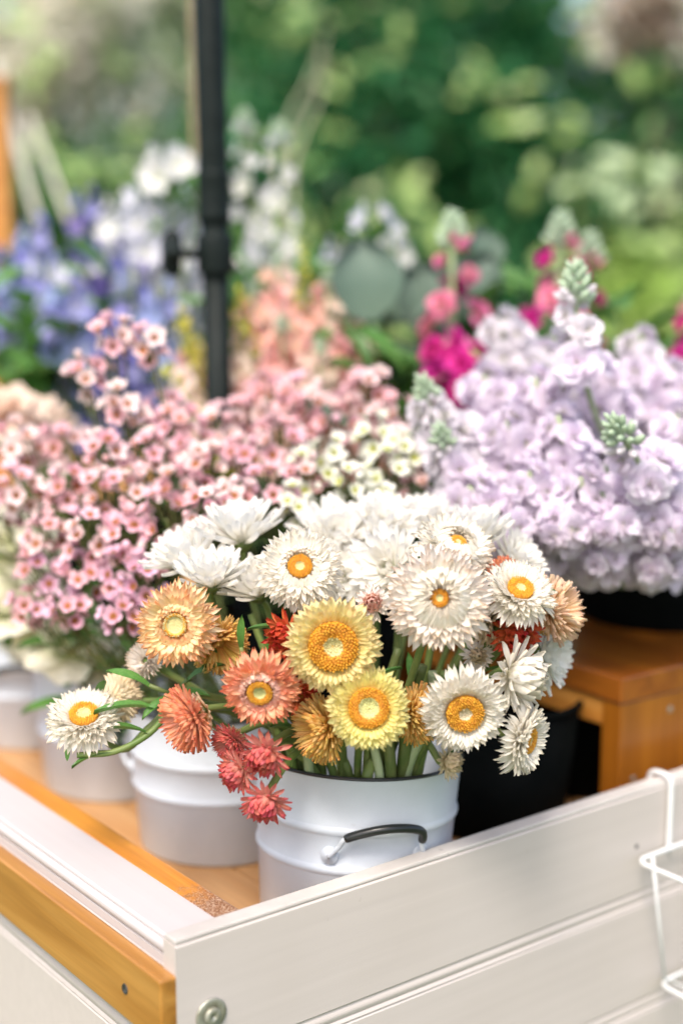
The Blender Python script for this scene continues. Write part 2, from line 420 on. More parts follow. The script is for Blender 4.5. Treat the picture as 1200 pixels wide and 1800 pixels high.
PM['violet'] = petal_mat('delphinium_violet', [(0.0, (0.50, 0.45, 0.62)), (0.3, (0.20, 0.17, 0.46)), (1.0, (0.12, 0.11, 0.40))], 0.35, 0.5, 0.3, 0.025, 0.1)
PM['mist'] = petal_mat('delphinium_pale_lavender', [(0.0, (0.74, 0.74, 0.62)), (0.4, (0.74, 0.74, 0.80)), (1.0, (0.66, 0.67, 0.80))], 0.35, 0.5, 0.15, 0.02, 0.06)
PM['snow'] = petal_mat('larkspur_white', [(0.0, (0.70, 0.74, 0.55)), (0.4, (0.82, 0.81, 0.78)), (1.0, (0.82, 0.80, 0.82))], 0.35, 0.5, 0.12, 0.01, 0.05)
PM['salmon'] = petal_mat('snapdragon_salmon', [(0.0, (0.88, 0.66, 0.42)), (0.35, (0.89, 0.46, 0.40)), (1.0, (0.90, 0.55, 0.50))], 0.35, 0.5, 0.25, 0.025, 0.08)
PM['blushsnap'] = petal_mat('snapdragon_blush', [(0.0, (0.88, 0.80, 0.56)), (0.35, (0.91, 0.72, 0.60)), (1.0, (0.92, 0.77, 0.69))], 0.35, 0.5, 0.2, 0.02, 0.06)
PM['creamrose'] = petal_mat('lisianthus_cream', [(0.0, (0.60, 0.66, 0.34)), (0.4, (0.80, 0.78, 0.58)), (1.0, (0.84, 0.82, 0.70))], 0.35, 0.5, 0.12, 0.01, 0.05)
PM['peachrose'] = petal_mat('rose_peach', [(0.0, (0.78, 0.52, 0.34)), (0.4, (0.84, 0.65, 0.50)), (1.0, (0.86, 0.72, 0.59))], 0.35, 0.5, 0.12, 0.01, 0.05)
PM['euc'] = petal_mat('eucalyptus_leaf', [(0.0, (0.15, 0.22, 0.16)), (0.5, (0.11, 0.17, 0.13)), (1.0, (0.16, 0.22, 0.18))], 0.2, 0.55, 0.3, 0.01, 0.12)
PM['goldenrod'] = petal_mat('goldenrod_yellow', [(0.0, (0.52, 0.50, 0.07)), (1.0, (0.74, 0.66, 0.10))], 0.3, 0.6, 0.2, 0.01, 0.1)


# ------------------------------------------------------------------ petal shapes (unit length along +Y, face up +Z)
def petal(w, prof, bend=0.0, cup=0.0, nl=5, nw=3, bend0=0.0, wave=0.0, tipcurl=0.0):
    b = MB()
    pts, uvs = [], []
    y = z = 0.0
    for j in range(nl):
        t = j / (nl - 1)
        if j:
            a = bend0 + bend * (t - 0.5 / (nl - 1)) + tipcurl * t ** 4
            y += math.cos(a) / (nl - 1); z += math.sin(a) / (nl - 1)
        hw = w * 0.5 * prof(t)
        for i in range(nw):
            s = i / (nw - 1) * 2 - 1
            zz = cup * w * s * s * min(1, t * 2.5) + (wave * math.sin(s * 4.2 + t * 2.0) * t)
            pts.append((s * hw, y - abs(s) * 0.02, z + zz)); uvs.append(((s + 1) / 2, t))
    b.grid(pts, nw, nl, uvs)
    return b


def p_lance(t):
    return max(0.05, 0.46 + 0.82 * t if t < 0.5 else 0.87 * (1 - ((t - 0.5) / 0.5) ** 3.0))


def p_strap(t):
    return 0.45 + 0.55 * min(1, t * 1.8) if t < 0.78 else max(0.30, math.sqrt(max(0, 1 - ((t - 0.78) / 0.22) ** 2 * 0.92)))


def p_round(t):
    return 0.30 + 0.9 * t if t < 0.6 else max(0.25, 0.84 * math.sqrt(max(0, 1 - ((t - 0.6) / 0.4) ** 2)) + 0.1 * (1 - t))


def p_oval(t):
    return max(0.05, math.sin(math.pi * min(1, 0.03 + t * 0.97)) ** 0.75)


BR_MESH = {}


def bract_mesh(kind, mkey):
    k = (kind, mkey)
    if k not in BR_MESH:
        if kind == 'ray':
            b = petal(0.30, p_lance, bend=0.45, bend0=-0.12, cup=0.30, nl=6)
        elif kind == 'ray2':
            b = petal(0.28, p_lance, bend=0.2, bend0=0.0, cup=0.36, wave=0.02, nl=6)
        elif kind == 'reflex':
            b = petal(0.30, p_lance, bend=-0.7, bend0=0.15, cup=0.28, nl=6)
        elif kind == 'cup':                       # curls in over the middle of the head
            b = petal(0.36, p_lance, bend=0.9, bend0=0.0, cup=-0.25, nl=7)
        elif kind == 'bud':
            b = petal(0.60, p_lance, bend=0.95, bend0=-0.35, cup=0.30)
        elif kind == 'mum':
            b = petal(0.215, p_strap, bend=0.45, bend0=-0.15, cup=0.30, nl=8)
        elif kind == 'mum2':
            b = petal(0.20, p_strap, bend=0.1, bend0=0.05, cup=0.38, nl=8, wave=0.015)
        BR_MESH[k] = b.mesh('bract_' + kind, PM[mkey] if mkey in PM else M[mkey])
    return BR_MESH[k]


def put_bract(root, inv, name, me, c, n, u, v, phi, r0, h, elev, length, wid, roll=0.0):
    rad = u * math.cos(phi) + v * math.sin(phi)
    a = rad * math.cos(elev) + n * math.sin(elev)
    up = n * math.cos(elev) - rad * math.sin(elev)
    x = a.cross(up)
    if roll:
        q = Quaternion(a, roll); x = q @ x; up = q @ up
    p = c + rad * r0 + n * h - inv
    o = bpy.data.objects.new(name, me)
    o.parent = root
    o.matrix_basis = axes(p, x, a, up, wid, length, length)
    COL.objects.link(o)
    return o


# disc of a strawflower: tight phyllotaxis of tiny florets on a shallow dome, unit radius
def disc_mesh(name, mats, pale=0.4, seed=1, n=230, hollow=0.16):
    rr = random.Random(seed)
    b = MB()
    prof = [(0.001, 0.10 - hollow), (pale * 0.8, 0.12 - hollow * 0.8), (pale, 0.13), (0.7, 0.20), (0.92, 0.10), (1.0, -0.05), (0.9, -0.2)]
    pts = []
    for (r, z) in prof:
        for i in range(18):
            a = 2 * math.pi * i / 18; pts.append((r * math.cos(a), r * math.sin(a), z))
    o = len(b.v)
    b.grid(pts, 18, len(prof), None, 1, wrap=True)
    for k in range(18 * 2):
        b.mi[k] = 2
    for k in range(n):
        r = math.sqrt((k + 0.5) / n) * 0.98; a = k * 2.39996
        zr = 0.13 - hollow if r < pale * 0.8 else (0.12 if r < pale else 0.13 + 0.09 * math.sin((r - pale) / (1 - pale) * 3.1))
        cx, cy = r * math.cos(a), r * math.sin(a)
        s = 0.05 * rr.uniform(0.8, 1.25)
        hgt = rr.uniform(0.09, 0.17) * (0.5 if r < pale else 1.0)
        q = len(b.v)
        lx, ly = rr.uniform(-.02, .02), rr.uniform(-.02, .02)
        for i in range(4):
            w = a + math.pi / 2 * i
            b.v.append((cx + s * math.cos(w), cy + s * math.sin(w), zr - 0.03)); b.uv.append((0.5, 0.0))
        for i in range(4):
            w = a + math.pi / 2 * i
            b.v.append((cx + lx + s * 0.75 * math.cos(w), cy + ly + s * 0.75 * math.sin(w), zr + hgt)); b.uv.append((0.5, 1.0))
        mi = 2 if r < pale else (0 if rr.random() < 0.75 else 1)
        for i in range(4):
            j = (i + 1) % 4
            b.f.append((q + i, q + j, q + 4 + j, q + 4 + i)); b.mi.append(mi)
        b.f.append((q + 4, q + 5, q + 6, q + 7)); b.mi.append(mi)
    return b.mesh(name, mats)


M['disc_orange'] = plain_mat('disc_orange', (0.62, 0.27, 0.012), (0.76, 0.40, 0.03), 0.6, 300)
M['disc_amber'] = plain_mat('disc_amber', (0.50, 0.19, 0.010), (0.66, 0.30, 0.02), 0.6, 300)
M['disc_pale'] = plain_mat('disc_pale', (0.58, 0.52, 0.22), (0.68, 0.60, 0.32), 0.6, 300)
M['disc_green'] = plain_mat('disc_pale_green', (0.50, 0.50, 0.20), (0.60, 0.58, 0.28), 0.6, 300)
M['disc_cream'] = plain_mat('disc_cream', (0.66, 0.56, 0.36), (0.76, 0.68, 0.50), 0.6, 300)
DISC = {
    'orange': disc_mesh('disc_orange', [M['disc_orange'], M['disc_amber'], M['disc_pale']], 0.38, 1),
    'green': disc_mesh('disc_green', [M['disc_orange'], M['disc_amber'], M['disc_green']], 0.5, 2),
    'cream': disc_mesh('disc_cream', [M['disc_orange'], M['disc_amber'], M['disc_cream']], 0.34, 3),
    'pale': disc_mesh('disc_pale', [M['disc_pale'], M['disc_orange'], M['disc_pale']], 0.78, 4),
}
LEAF = {}


def leaf_mesh(kind):
    if kind not in LEAF:
        if kind == 'lance':
            b = petal(0.26, p_lance, bend=-0.7, bend0=0.3, cup=0.3, nl=7)
            LEAF[kind] = b.mesh('lance_leaf', M['leaf'])
        elif kind == 'broad':
            b = petal(0.5, p_oval, bend=-0.6, bend0=0.3, cup=0.2, nl=7, nw=5)
            LEAF[kind] = b.mesh('broad_leaf', M['leaf'])
        elif kind == 'round':
            b = petal(0.86, p_oval, bend=-0.55, bend0=0.2, cup=0.24, nl=11, nw=7, wave=0.035)
            LEAF[kind] = b.mesh('round_leaf', PM['euc'])
    return LEAF[kind]


def put_leaf(root, inv, p, d, up, length, kind='lance', name='leaf', wid=None):
    d = V(d).normalized(); x = d.cross(V(up)).normalized(); z = x.cross(d)
    o = obj(name, leaf_mesh(kind), root, axes(V(p) - inv, x, d, z, wid or length, length, length))
    return o


def stem_part(root, inv, path, r0, r1, mat='stem', n=7, name='stem'):
    b = MB()
    m = len(path)
    b.tube([p - inv for p in path], [r0 + (r1 - r0) * k / (m - 1) for k in range(m)], n)
    return obj(name, b.mesh(name, M[mat]), root)


def facing(p, right, upw, toward=1.0):
    """A direction built from how far it turns to the right, upwards and towards the camera."""
    return V((right, -toward, upw)).normalized()


def head_frame(n):
    u = n.cross(V((0, 0, 1)))
    u = u.normalized() if u.length > 1e-3 else V((1, 0, 0))
    return u, u.cross(n) * -1


def mouth_path(p0, n, Rm, base):
    """Stem from a head back through the mouth of the front bucket to the bucket's floor."""
    d = V((p0.x - B1.x, p0.y - B1.y, 0))
    if d.length > 0.052:
        d *= 0.052 / d.length
    rim = V((B1.x + d.x, B1.y + d.y, ZF + 0.142))
    back = p0 - n * Rm * 0.45
    mid = (back + rim) / 2 + V((0, 0, 0.014 if p0.z < rim.z + 0.06 else 0.0))
    return catmull([p0, back, mid, rim, base + (rim - base) * 0.45, base], 5)


STRAW_GROUP = 'strawflowers in the front white bucket'


def strawflower(px, py, y, rpx, n, cols, label, bottom, disc=None, disc_r=0.28, style='open', via=None, group=STRAW_GROUP, leaves=1, stem_r=0.0030, rng=RNG, cat='strawflower', name='strawflower', dn=1.0):
    """cols = (outer, inner); style open: flat rays, incurved cup and disc; bud: closed cone with a collar; back: seen from behind."""
    c = at(px, py, y)
    n = facing(c, *n)                             # given as (to the right, upwards, towards the camera)
    Rm = px_m(rpx, c)
    base = V(bottom)
    t = thing(name, label, cat, base, group)
    u, v = head_frame(n)
    inv = base
    outer, inner = cols
    nr = int(46 * dn)
    ph0 = rng.uniform(0, 6)
    if style in ('open', 'dome', 'flat'):
        k_disc = disc_r
        rows = [(-0.16, 1.0, 'reflex', outer), (0.10, 0.97, 'ray', outer), (0.26, 0.92, 'ray2', outer), (0.44, 0.82, 'ray', outer)]
        r_in = max(0.30, k_disc * 0.95)
        for j, (el, ln, kd, mk) in enumerate(rows):
            for k in range(nr):
                phi = ph0 + 2 * math.pi * (k + j * 0.5) / nr + rng.uniform(-.05, .05)
                L = (Rm * ln - Rm * r_in * 0.9) * rng.uniform(0.86, 1.07) * (1.08 if j == 0 else 1)
                put_bract(t, inv, 'bract', bract_mesh(kd, mk), c, n, u, v, phi, Rm * r_in * 0.9, Rm * (-0.10 + 0.05 * j),
                          el + rng.gauss(0, .09), L, Rm * 0.60 * rng.uniform(.78, 1.18), rng.gauss(0, .28))
        if style == 'flat':
            for k in range(int(nr * 0.9)):
                phi = ph0 + 2 * math.pi * k / (nr * 0.9)
                put_bract(t, inv, 'bract', bract_mesh('ray2', inner), c, n, u, v, phi, Rm * k_disc * 1.02, Rm * 0.10,
                          0.62 + rng.uniform(-.15, .15), Rm * 0.28 * rng.uniform(.8, 1.2), Rm * 0.30)
        else:
            # the raised cup: bracts rise from a ring and lean in over the disc
            ring = max(0.50, k_disc + 0.24) if style == 'open' else 0.56
            for j, (frac, el) in enumerate(((1.0, 1.72), (0.92, 1.90), (0.84, 2.08)) if style == 'open' else ((1.0, 1.70), (0.92, 1.86), (0.84, 2.02), (0.75, 2.2))):
                m = int(nr * (0.78 - 0.07 * j))
                for k in range(m):
                    phi = ph0 + 2 * math.pi * (k + 0.5 * j) / m + rng.uniform(-.06, .06)
                    r0 = Rm * ring * frac
                    L = Rm * max(0.12, ring * frac - k_disc * 1.02) / 0.74 * rng.uniform(.84, 1.12)
                    put_bract(t, inv, 'bract', bract_mesh('cup', inner), c, n, u, v, phi, r0, Rm * (0.05 + 0.025 * j),
                              el + rng.gauss(0, .07), L, Rm * (0.40 - 0.03 * j), rng.uniform(-.2, .2))
        if disc:
            obj('disc', DISC[disc], t, frame(c + n * Rm * (0.12 if style == 'flat' else 0.16) - inv, n, rng.uniform(0, 6), Rm * k_disc))
        # receptacle under the head
        b = MB(); b.lathe([(0.001, 0.10), (0.30, 0.06), (0.42, -0.04), (0.34, -0.16), (0.10, -0.30), (0.06, -0.36)], 14)
        obj('calyx', b.mesh('calyx', PM[outer]), t, frame(c - inv, n, 0, Rm))
    elif style == 'bud':
        rows = [(-0.05, 0.95, 'ray2', outer, 0.30, 0.0, 13), (0.30, 1.0, 'ray', outer, 0.28, 0.04, 13), (0.62, 0.95, 'ray', outer, 0.24, 0.1, 12)]
        for j, (el, ln, kd, mk, r0, h, m) in enumerate(rows):
            for k in range(m):
                phi = ph0 + 2 * math.pi * (k + j * 0.5) / m + rng.uniform(-.1, .1)
                put_bract(t, inv, 'bract', bract_mesh(kd, mk), c, n, u, v, phi, Rm * r0, Rm * h - Rm * 0.15, el + rng.uniform(-.12, .12),
                          Rm * ln * 0.85 * rng.uniform(.9, 1.1), Rm * 0.85 * rng.uniform(.9, 1.1), rng.uniform(-.25, .25))
        for j, (r0, el, ln) in enumerate(((0.30, 1.05, 0.85), (0.24, 1.2, 0.9), (0.15, 1.35, 0.95))):
            m = 10 - 2 * j
            for k in range(m):
                phi = ph0 + 2 * math.pi * (k + j * 0.5) / m
                put_bract(t, inv, 'bract', bract_mesh('bud', inner), c, n, u, v, phi, Rm * r0, -Rm * 0.1, el, Rm * ln, Rm * 0.62)
        for k in range(16):                       # pale bracts clasping the back of the head
            phi = ph0 + 2 * math.pi * k / 16
            put_bract(t, inv, 'bract', bract_mesh('ray', 'cream' if inner in ('rose', 'coral', 'red') else outer), c, n, u, v, phi, Rm * 0.12, -Rm * 0.36, 0.35 + rng.uniform(-.1, .1), Rm * 0.52, Rm * 0.6)
    elif style == 'tuft':                         # many fine rays fanning forward, back clasped by paler bracts
        for j in range(5):
            el = -0.05 + 0.24 * j
            for k in range(nr):
                phi = ph0 + 2 * math.pi * (k + 0.5 * j) / nr + rng.uniform(-.06, .06)
                put_bract(t, inv, 'bract', bract_mesh('ray' if j % 2 else 'ray2', outer), c, n, u, v, phi, Rm * 0.22, Rm * (-.05 + 0.03 * j), el + rng.uniform(-.1, .1),
                          Rm * 0.82 * rng.uniform(.88, 1.08), Rm * 0.55, rng.uniform(-.3, .3))
        for j in range(3):
            for k in range(18):
                phi = ph0 + 2 * math.pi * (k + 0.5 * j) / 18
                put_bract(t, inv, 'bract', bract_mesh('ray', inner), c, n, u, v, phi, Rm * (0.10 + .05 * j), -Rm * (0.46 - 0.12 * j), 0.15 + rng.uniform(-.15, .15), Rm * 0.55, Rm * 0.62)
        if disc:
            obj('disc', DISC[disc], t, frame(c + n * Rm * 0.30 - inv, n, 0, Rm * disc_r))
    # stem
    p0 = c - n * Rm * 0.22
    if via is None:
        mid = V((base.x, base.y, base.z)) + V((0, 0, 0.13))
        path = mouth_path(p0, n, Rm, base)
    else:
        path = [p0] + [V(q) for q in via] + [V((B1.x - 0.050, B1.y - 0.012, ZF + 0.148)), base]
        path = catmull(path, 6)
    stem_part(t, inv, path, stem_r * 0.85, stem_r * 1.1, 'stem')
    for k in range(leaves):
        q = path[rng.randint(2, max(3, len(path) // 2))]
        a = rng.uniform(0, 6.28)
        put_leaf(t, inv, q, V((math.cos(a), -abs(math.sin(a)) * 0.5, rng.uniform(0.1, 0.7))), (0, 0, 1), rng.uniform(0.022, 0.034))
    return t


def catmull(ps, n):
    out = []
    q = [ps[0] * 2 - ps[1]] + ps + [ps[-1] * 2 - ps[-2]]
    for i in range(1, len(q) - 2):
        for k in range(n):
            t = k / n
            out.append(0.5 * ((2 * q[i]) + (q[i + 1] - q[i - 1]) * t + (2 * q[i - 1] - 5 * q[i] + 4 * q[i + 1] - q[i + 2]) * t * t + (3 * q[i] - q[i - 1] - 3 * q[i + 1] + q[i + 2]) * t ** 3))
    out.append(ps[-1])
    return out


def chrysanthemum(px, py, y, rpx, n, label, bottom, openness=0.5, layers=4, m=17, rng=RNG):
    c = at(px, py, y)
    n = facing(c, *n)
    Rm = px_m(rpx, c)
    base = V(bottom)
    t = thing('chrysanthemum', label, 'chrysanthemum', base, 'white chrysanthemums in the front white bucket')
    u, v = head_frame(n)
    ph0 = rng.uniform(0, 6)
    for j in range(layers):
        el = (0.95 - openness * 0.9) + j * 0.22
        for k in range(m - j):
            phi = ph0 + 2 * math.pi * (k + 0.5 * j) / (m - j) + rng.uniform(-.09, .09)
            put_bract(t, base, 'petal', bract_mesh('mum' if (j + k) % 2 else 'mum2', 'mum'), c, n, u, v, phi, Rm * 0.10, Rm * 0.03 * j - Rm * .1,
                      el + rng.uniform(-.14, .14), Rm * (0.98 - 0.11 * j) * rng.uniform(.9, 1.08), Rm * 0.98 * rng.uniform(.85, 1.1), rng.uniform(-.3, .3))
    for k in range(12):
        phi = 2 * math.pi * k / 12
        put_bract(t, base, 'petal', bract_mesh('cup', 'mum'), c, n, u, v, phi, Rm * 0.10, 0, 1.2, Rm * 0.40 * rng.uniform(.8, 1.1), Rm * 0.45)
    b = MB(); b.lathe([(0.001, 0.02), (0.17, 0.0), (0.20, -0.10), (0.12, -0.20), (0.04, -0.24)], 12)
    for k in range(14):
        phi = 2 * math.pi * k / 14
        b.add(petal(0.4, p_lance, bend=0.8, bend0=-0.2, cup=0.3), Matrix.Rotation(phi, 4, 'Z') @ Matrix.Translation((0, 0.06, -0.2)) @ Matrix.Rotation(0.4, 4, 'X') @ Matrix.Scale(0.22, 4))
    obj('calyx', b.mesh('calyx', M['calyx']), t, frame(c - n * Rm * .05 - base, n, 0, Rm))
    p0 = c - n * Rm * 0.2
    stem_part(t, base, mouth_path(p0, n, Rm, base), 0.0022, 0.003, 'stem')
    return t


# ------------------------------------------------------------------ setting: ground
g = MB(); g.box((-90, -30, -0.2), (90, 120, 0.0))
gm = plain_mat('lawn_soil', (0.06, 0.10, 0.025), (0.10, 0.13, 0.04), 0.9, 1.5, bump=0.5)
o = obj('ground', g.mesh('ground', gm, smooth=False)); o['kind'] = 'structure'

# ------------------------------------------------------------------ the cart
ZT = CAMZ - 0.42                       # height of the ledge and the end panel's top edge
ZF = CAMZ - 0.49                       # top of the cart's floor
corner = at_z(308, 1667, ZT)
ANG = R(37.5)                          # local +x runs along the end panel, +y along the left side
cartM = Matrix.Translation((corner.x, corner.y, 0)) @ Matrix.Rotation(ANG, 4, 'Z')
cart = thing('flower_cart', 'cream white beadboard flower cart with honey coloured timber rails holding all the buckets', 'cart', M=cartM)
LX, LY = 1.12, 1.42                    # outside size of the cart


def bead_plank(name, length, z1, z0, thick, mat, along):
    """Tongue and groove plank with a half round bead at its foot. Runs along local x (end) or y (side); face at 0 looking outwards."""
    h = z1 - z0
    prof = [(0.0010, z1), (0.0, z1 - 0.0012)]                 # (depth behind the face, z)
    prof += [(0.0, z0 + 0.0145), (0.0008, z0 + 0.0132), (0.0015, z0 + 0.0125)]
    for k in range(7):
        a = math.pi * k / 6
        prof.append((0.0013 - 0.0011 * math.sin(a), z0 + 0.0115 - 0.0075 * k / 6))
    prof += [(0.0015, z0 + 0.0035), (0.0007, z0 + 0.0024), (0.0001, z0 + 0.0012), (0.0004, z0)]
    b = MB()
    pts = []
    nseg = len(prof)
    ring = prof + [(thick, z0), (thick, z1)]
    for s in (0.0, length):
        for (d, z) in ring:
            pts.append((s, d, z) if along == 'x' else (d, s, z))
    m = len(ring)
    b.v = pts; b.uv = [(0.5, 0.5)] * len(pts)
    for i in range(m):
        j = (i + 1) % m
        q = (i, j, m + j, m + i)
        b.f.append(q if along == 'y' else q[::-1]); b.mi.append(0)
    e0 = tuple(range(m)); e1 = tuple(range(m, 2 * m))
    b.f.append(e0[::-1] if along == 'y' else e0); b.f.append(e1 if along == 'y' else e1[::-1]); b.mi += [0, 0]
    me = b.mesh(name, mat, smooth=False)
    return me


# end panel: five beaded planks, a worn top edge
ztop = ZT + 0.004
ph = 0.0985
zz = ztop - 0.0035
for k in range(6):
    h = ph if k else ph
    me = bead_plank('plank', LX, zz, zz - h, 0.015, M['paint'], 'x')
    obj('plank', me, cart)
    zz -= h + 0.0003
obj('top_edge', bevel_box('top_edge', (0.0006, 0.0008, ztop - 0.0034), (LX - 0.001, 0.0152, ztop), M['paint_edge'], 0.0012), cart)
# left ledge, its beaded nosing, inner strip
Y0 = 0.0155
b = MB()
prof = [(0.0425, ZT), (0.0055, ZT), (0.0040, ZT - 0.0008), (0.0036, ZT - 0.0022)]
for k in range(9):
    a = math.pi * (k / 8)
    prof.append((0.0046 - 0.0042 * math.sin(a), ZT - 0.003 - 0.0088 * (1 - math.cos(a)) / 2))
prof += [(0.0042, ZT - 0.0126), (0.0024, ZT - 0.0134), (0.0024, ZT - 0.0190), (0.0425, ZT - 0.0190)]
pts = []
for s in (Y0 + .0003, LY):
    pts += [(x, s, z) for x, z in prof]
m = len(prof)
b.v = pts; b.uv = [(0.5, 0.5)] * len(pts)
for i in range(m):
    j = (i + 1) % m
    b.f.append((i, j, m + j, m + i)[::-1]); b.mi.append(0)
b.f.append(tuple(range(m))); b.f.append(tuple(range(m, 2 * m))[::-1]); b.mi += [0, 0]
obj('ledge', b.mesh('ledge', M['paint_ledge'], smooth=False), cart)
obj('inner_strip', bevel_box('inner_strip', (0.0428, Y0 + .0003, ZF - 0.05), (0.0645, LY, ZT - 0.0008), M['wood_strip'], 0.002, 3), cart)
# outer timber rail
rail = obj('outer_rail', bevel_box('outer_rail', (-0.0115, 0.0, ZT - 0.0655), (0.0018, LY, ZT - 0.0195), M['wood_rail'], 0.0018, 3), cart)
b = MB(); b.lathe([(0.0001, 0.0), (0.0022, 0.0), (0.0026, 0.0006), (0.0030, 0.0)], 16)
hole = b.mesh('screw_head', M['screw'])
hp = at(256, 1773, 0.80)


def to_cart(p):
    return cartM.inverted() @ p


# side planks under the rail
zz = ZT - 0.0195
for k in range(5):
    h = 0.076 if k == 0 else ph
    obj('side_plank', bead_plank('side_plank', LY - 0.0160, zz, zz - h, 0.014, M['paint'], 'y'), cart, Matrix.Translation((0.0022, 0.0158, 0)))
    zz -= h + 0.0003
# screw on the rail, screw on the end panel, washer and bolt
obj('screw', hole, cart, Matrix.Translation((-0.0116, 0.046, ZT - 0.0435)) @ Matrix.Rotation(R(-90), 4, 'Y') @ Matrix.Scale(1.25, 4))
q = to_cart(at(1118, 1488, 1.06))


def ray_on_end(px, py):
    """Point of the end panel's face (local y = 0) seen in the direction (px, py)."""
    a = to_cart(at(px, py, 0.5)); c = to_cart(at(px, py, 2.0))
    t = a.y / (a.y - c.y)
    return a + (c - a) * t


q = ray_on_end(1118, 1488)
obj('screw', hole, cart, Matrix.Translation((q.x, -0.0003, q.z)) @ Matrix.Rotation(R(90), 4, 'X') @ Matrix.Scale(0.62, 4))
q = ray_on_end(370, 1784)
b = MB(); b.lathe([(0.0045, 0.0002), (0.0045, 0.0016), (0.0105, 0.0016), (0.0115, 0.0010), (0.0115, 0.0002)], 32)
wash = obj('washer', b.mesh('washer', M['zinc']), cart, Matrix.Translation((q.x, -0.0002, q.z)) @ Matrix.Rotation(R(90), 4, 'X'))
b = MB(); b.lathe([(0.0001, 0.0028), (0.0012, 0.0028), (0.0014, 0.0040), (0.0050, 0.0040), (0.0058, 0.0030), (0.0058, 0.0014)], 24)
obj('bolt', b.mesh('bolt', M['zinc']), wash, Matrix.Translation((0, 0, 0)))
# floor boards
x = 0.066
k = 0
while x < LX - 0.03:
    x1 = min(x + 0.118, LX - 0.001)
    obj('floor_board', bevel_box('floor_board', (x, 0.0168, ZF - 0.018), (x1, LY - 0.001, ZF - 0.0003 * (k % 2)), M['wood_floor'], 0.0015), cart)
    x = x1 + 0.0018; k += 1
# frame below, legs, far sides: what carries the cart
for (lx, ly) in ((0.03, 0.03), (LX - 0.09, 0.03), (0.03, LY - 0.08), (LX - 0.09, LY - 0.08)):
    obj('leg', bevel_box('leg', (lx, ly, 0.0), (lx + 0.05, ly + 0.05, ZF - 0.06), M['wood'], 0.002), cart)
obj('bearer', bevel_box('bearer', (0.03, 0.03, ZF - 0.0590), (LX - 0.04, 0.08, ZF - 0.019), M['wood'], 0.002), cart)
obj('bearer', bevel_box('bearer', (0.03, LY - 0.08, ZF - 0.0590), (LX - 0.04, LY - 0.03, ZF - 0.019), M['wood'], 0.002), cart)


# ------------------------------------------------------------------ buckets
def lathe_obj(name, prof, mat, root, n=64):
    b = MB(); b.lathe(prof, n)
    return obj(name, b.mesh(name, mat), root)


def bucket(px, py_unused, x, y, label, handle_az, tilt=(0, 0), rr=0.0795, h=0.128):
    root = thing('bucket', label, 'bucket', M=Matrix.Translation((x, y, ZF)) @ Matrix.Rotation(R(tilt[0]), 4, 'X') @ Matrix.Rotation(R(tilt[1]), 4, 'Y'), group='white enamel buckets along the left ledge')
    rb = rr * 0.895

    def rad(z):
        return rb + (rr - rb) * z / h
    prof = [(0.001, 0.004), (rb - 0.006, 0.004), (rb - 0.003, 0.0015), (rb - 0.001, 0.0), (rb, 0.003)]
    for zc in (0.057, 0.087):
        for k in range(9):
            z = zc - 0.0042 + 0.0084 * k / 8
            prof.append((rad(z) + 0.0019 * math.sin(math.pi * k / 8), z))
    prof += [(rad(h - 0.002), h - 0.002)]
    full = prof + [(rr + 0.0002, h - 0.001), (rr - 0.0012, h - 0.001), (rad(0.06) - 0.0012, 0.06), (rb - 0.002, 0.006), (0.001, 0.006)]
    lathe_obj('body', full, M['enamel'], root, 96)
    rim = []
    for k in range(11):
        a = 2 * math.pi * k / 10
        rim.append((rr + 0.0014 * math.cos(a), h + 0.0014 * math.sin(a)))
    lathe_obj('rim', rim, M['black'], root, 96)
    if handle_az is not None:
        zc = 0.0690
        half = R(26.5)
        mid_r = rad(zc) + 0.0012
        pl = []
        for s in (-1, 1):
            az = handle_az + s * half
            b = MB(); b.lathe([(0.0001, 0.0034), (0.0030, 0.0032), (0.0036, 0.0018), (0.0062, 0.0016), (0.0068, 0.0006), (0.0068, -0.0012)], 18)
            rd = V((math.cos(az), math.sin(az), 0))
            p = rd * (mid_r - 0.0006) + V((0, 0, zc))
            obj('lug', b.mesh('lug', M['enamel']), root, frame(p, rd))
            pl.append((p + rd * 0.0036, rd))
        out = V((math.cos(handle_az), math.sin(handle_az), 0))
        (a0, r0), (a1, r1) = pl
        c0 = a0 + out * 0.012 + V((0, 0, 0.018)) + (a1 - a0) * 0.16
        c1 = a1 + out * 0.012 + V((0, 0, 0.018)) - (a1 - a0) * 0.10
        path = catmull([a0, c0 - (c0 - a0) * 0.45, c0, (c0 + c1) / 2 + out * 0.008 + V((0, 0, 0.0085)), c1 + V((0, 0, 0.004)), c1 - (c1 - a1) * 0.5, a1], 7)
        b = MB(); b.tube(path, 0.0019, 10)
        obj('handle_wire', b.mesh('handle_wire', M['enamel']), root)
        b = MB(); b.tube(path[13:34], [0.0030] + [0.0034] * 19 + [0.0030], 12)
        obj('grip', b.mesh('grip', M['black']), root)
    return root


ux, uy = math.cos(ANG), math.sin(ANG)          # cart +x in the world
vx, vy = -math.sin(ANG), math.cos(ANG)         # cart +y
B1 = V((0.0075, 1.045))
step = 0.187
Bs = [V((B1.x + vx * step * k, B1.y + vy * step * k)) for k in range(4)]
bucket(0, 0, Bs[0].x, Bs[0].y, 'front white enamel bucket with black rim and black side handle, full of strawflowers', R(-78), (-3.5, 2.5))
bucket(0, 0, Bs[1].x, Bs[1].y, 'second white bucket from the front, behind the coral strawflower, holding pink waxflower', R(163))
bucket(0, 0, Bs[2].x, Bs[2].y, 'third white bucket from the front, below the white strawflower hanging out at left', R(60))
bucket(0, 0, Bs[3].x, Bs[3].y, 'farthest white bucket with black handle grip, cut by the left edge', R(-90))


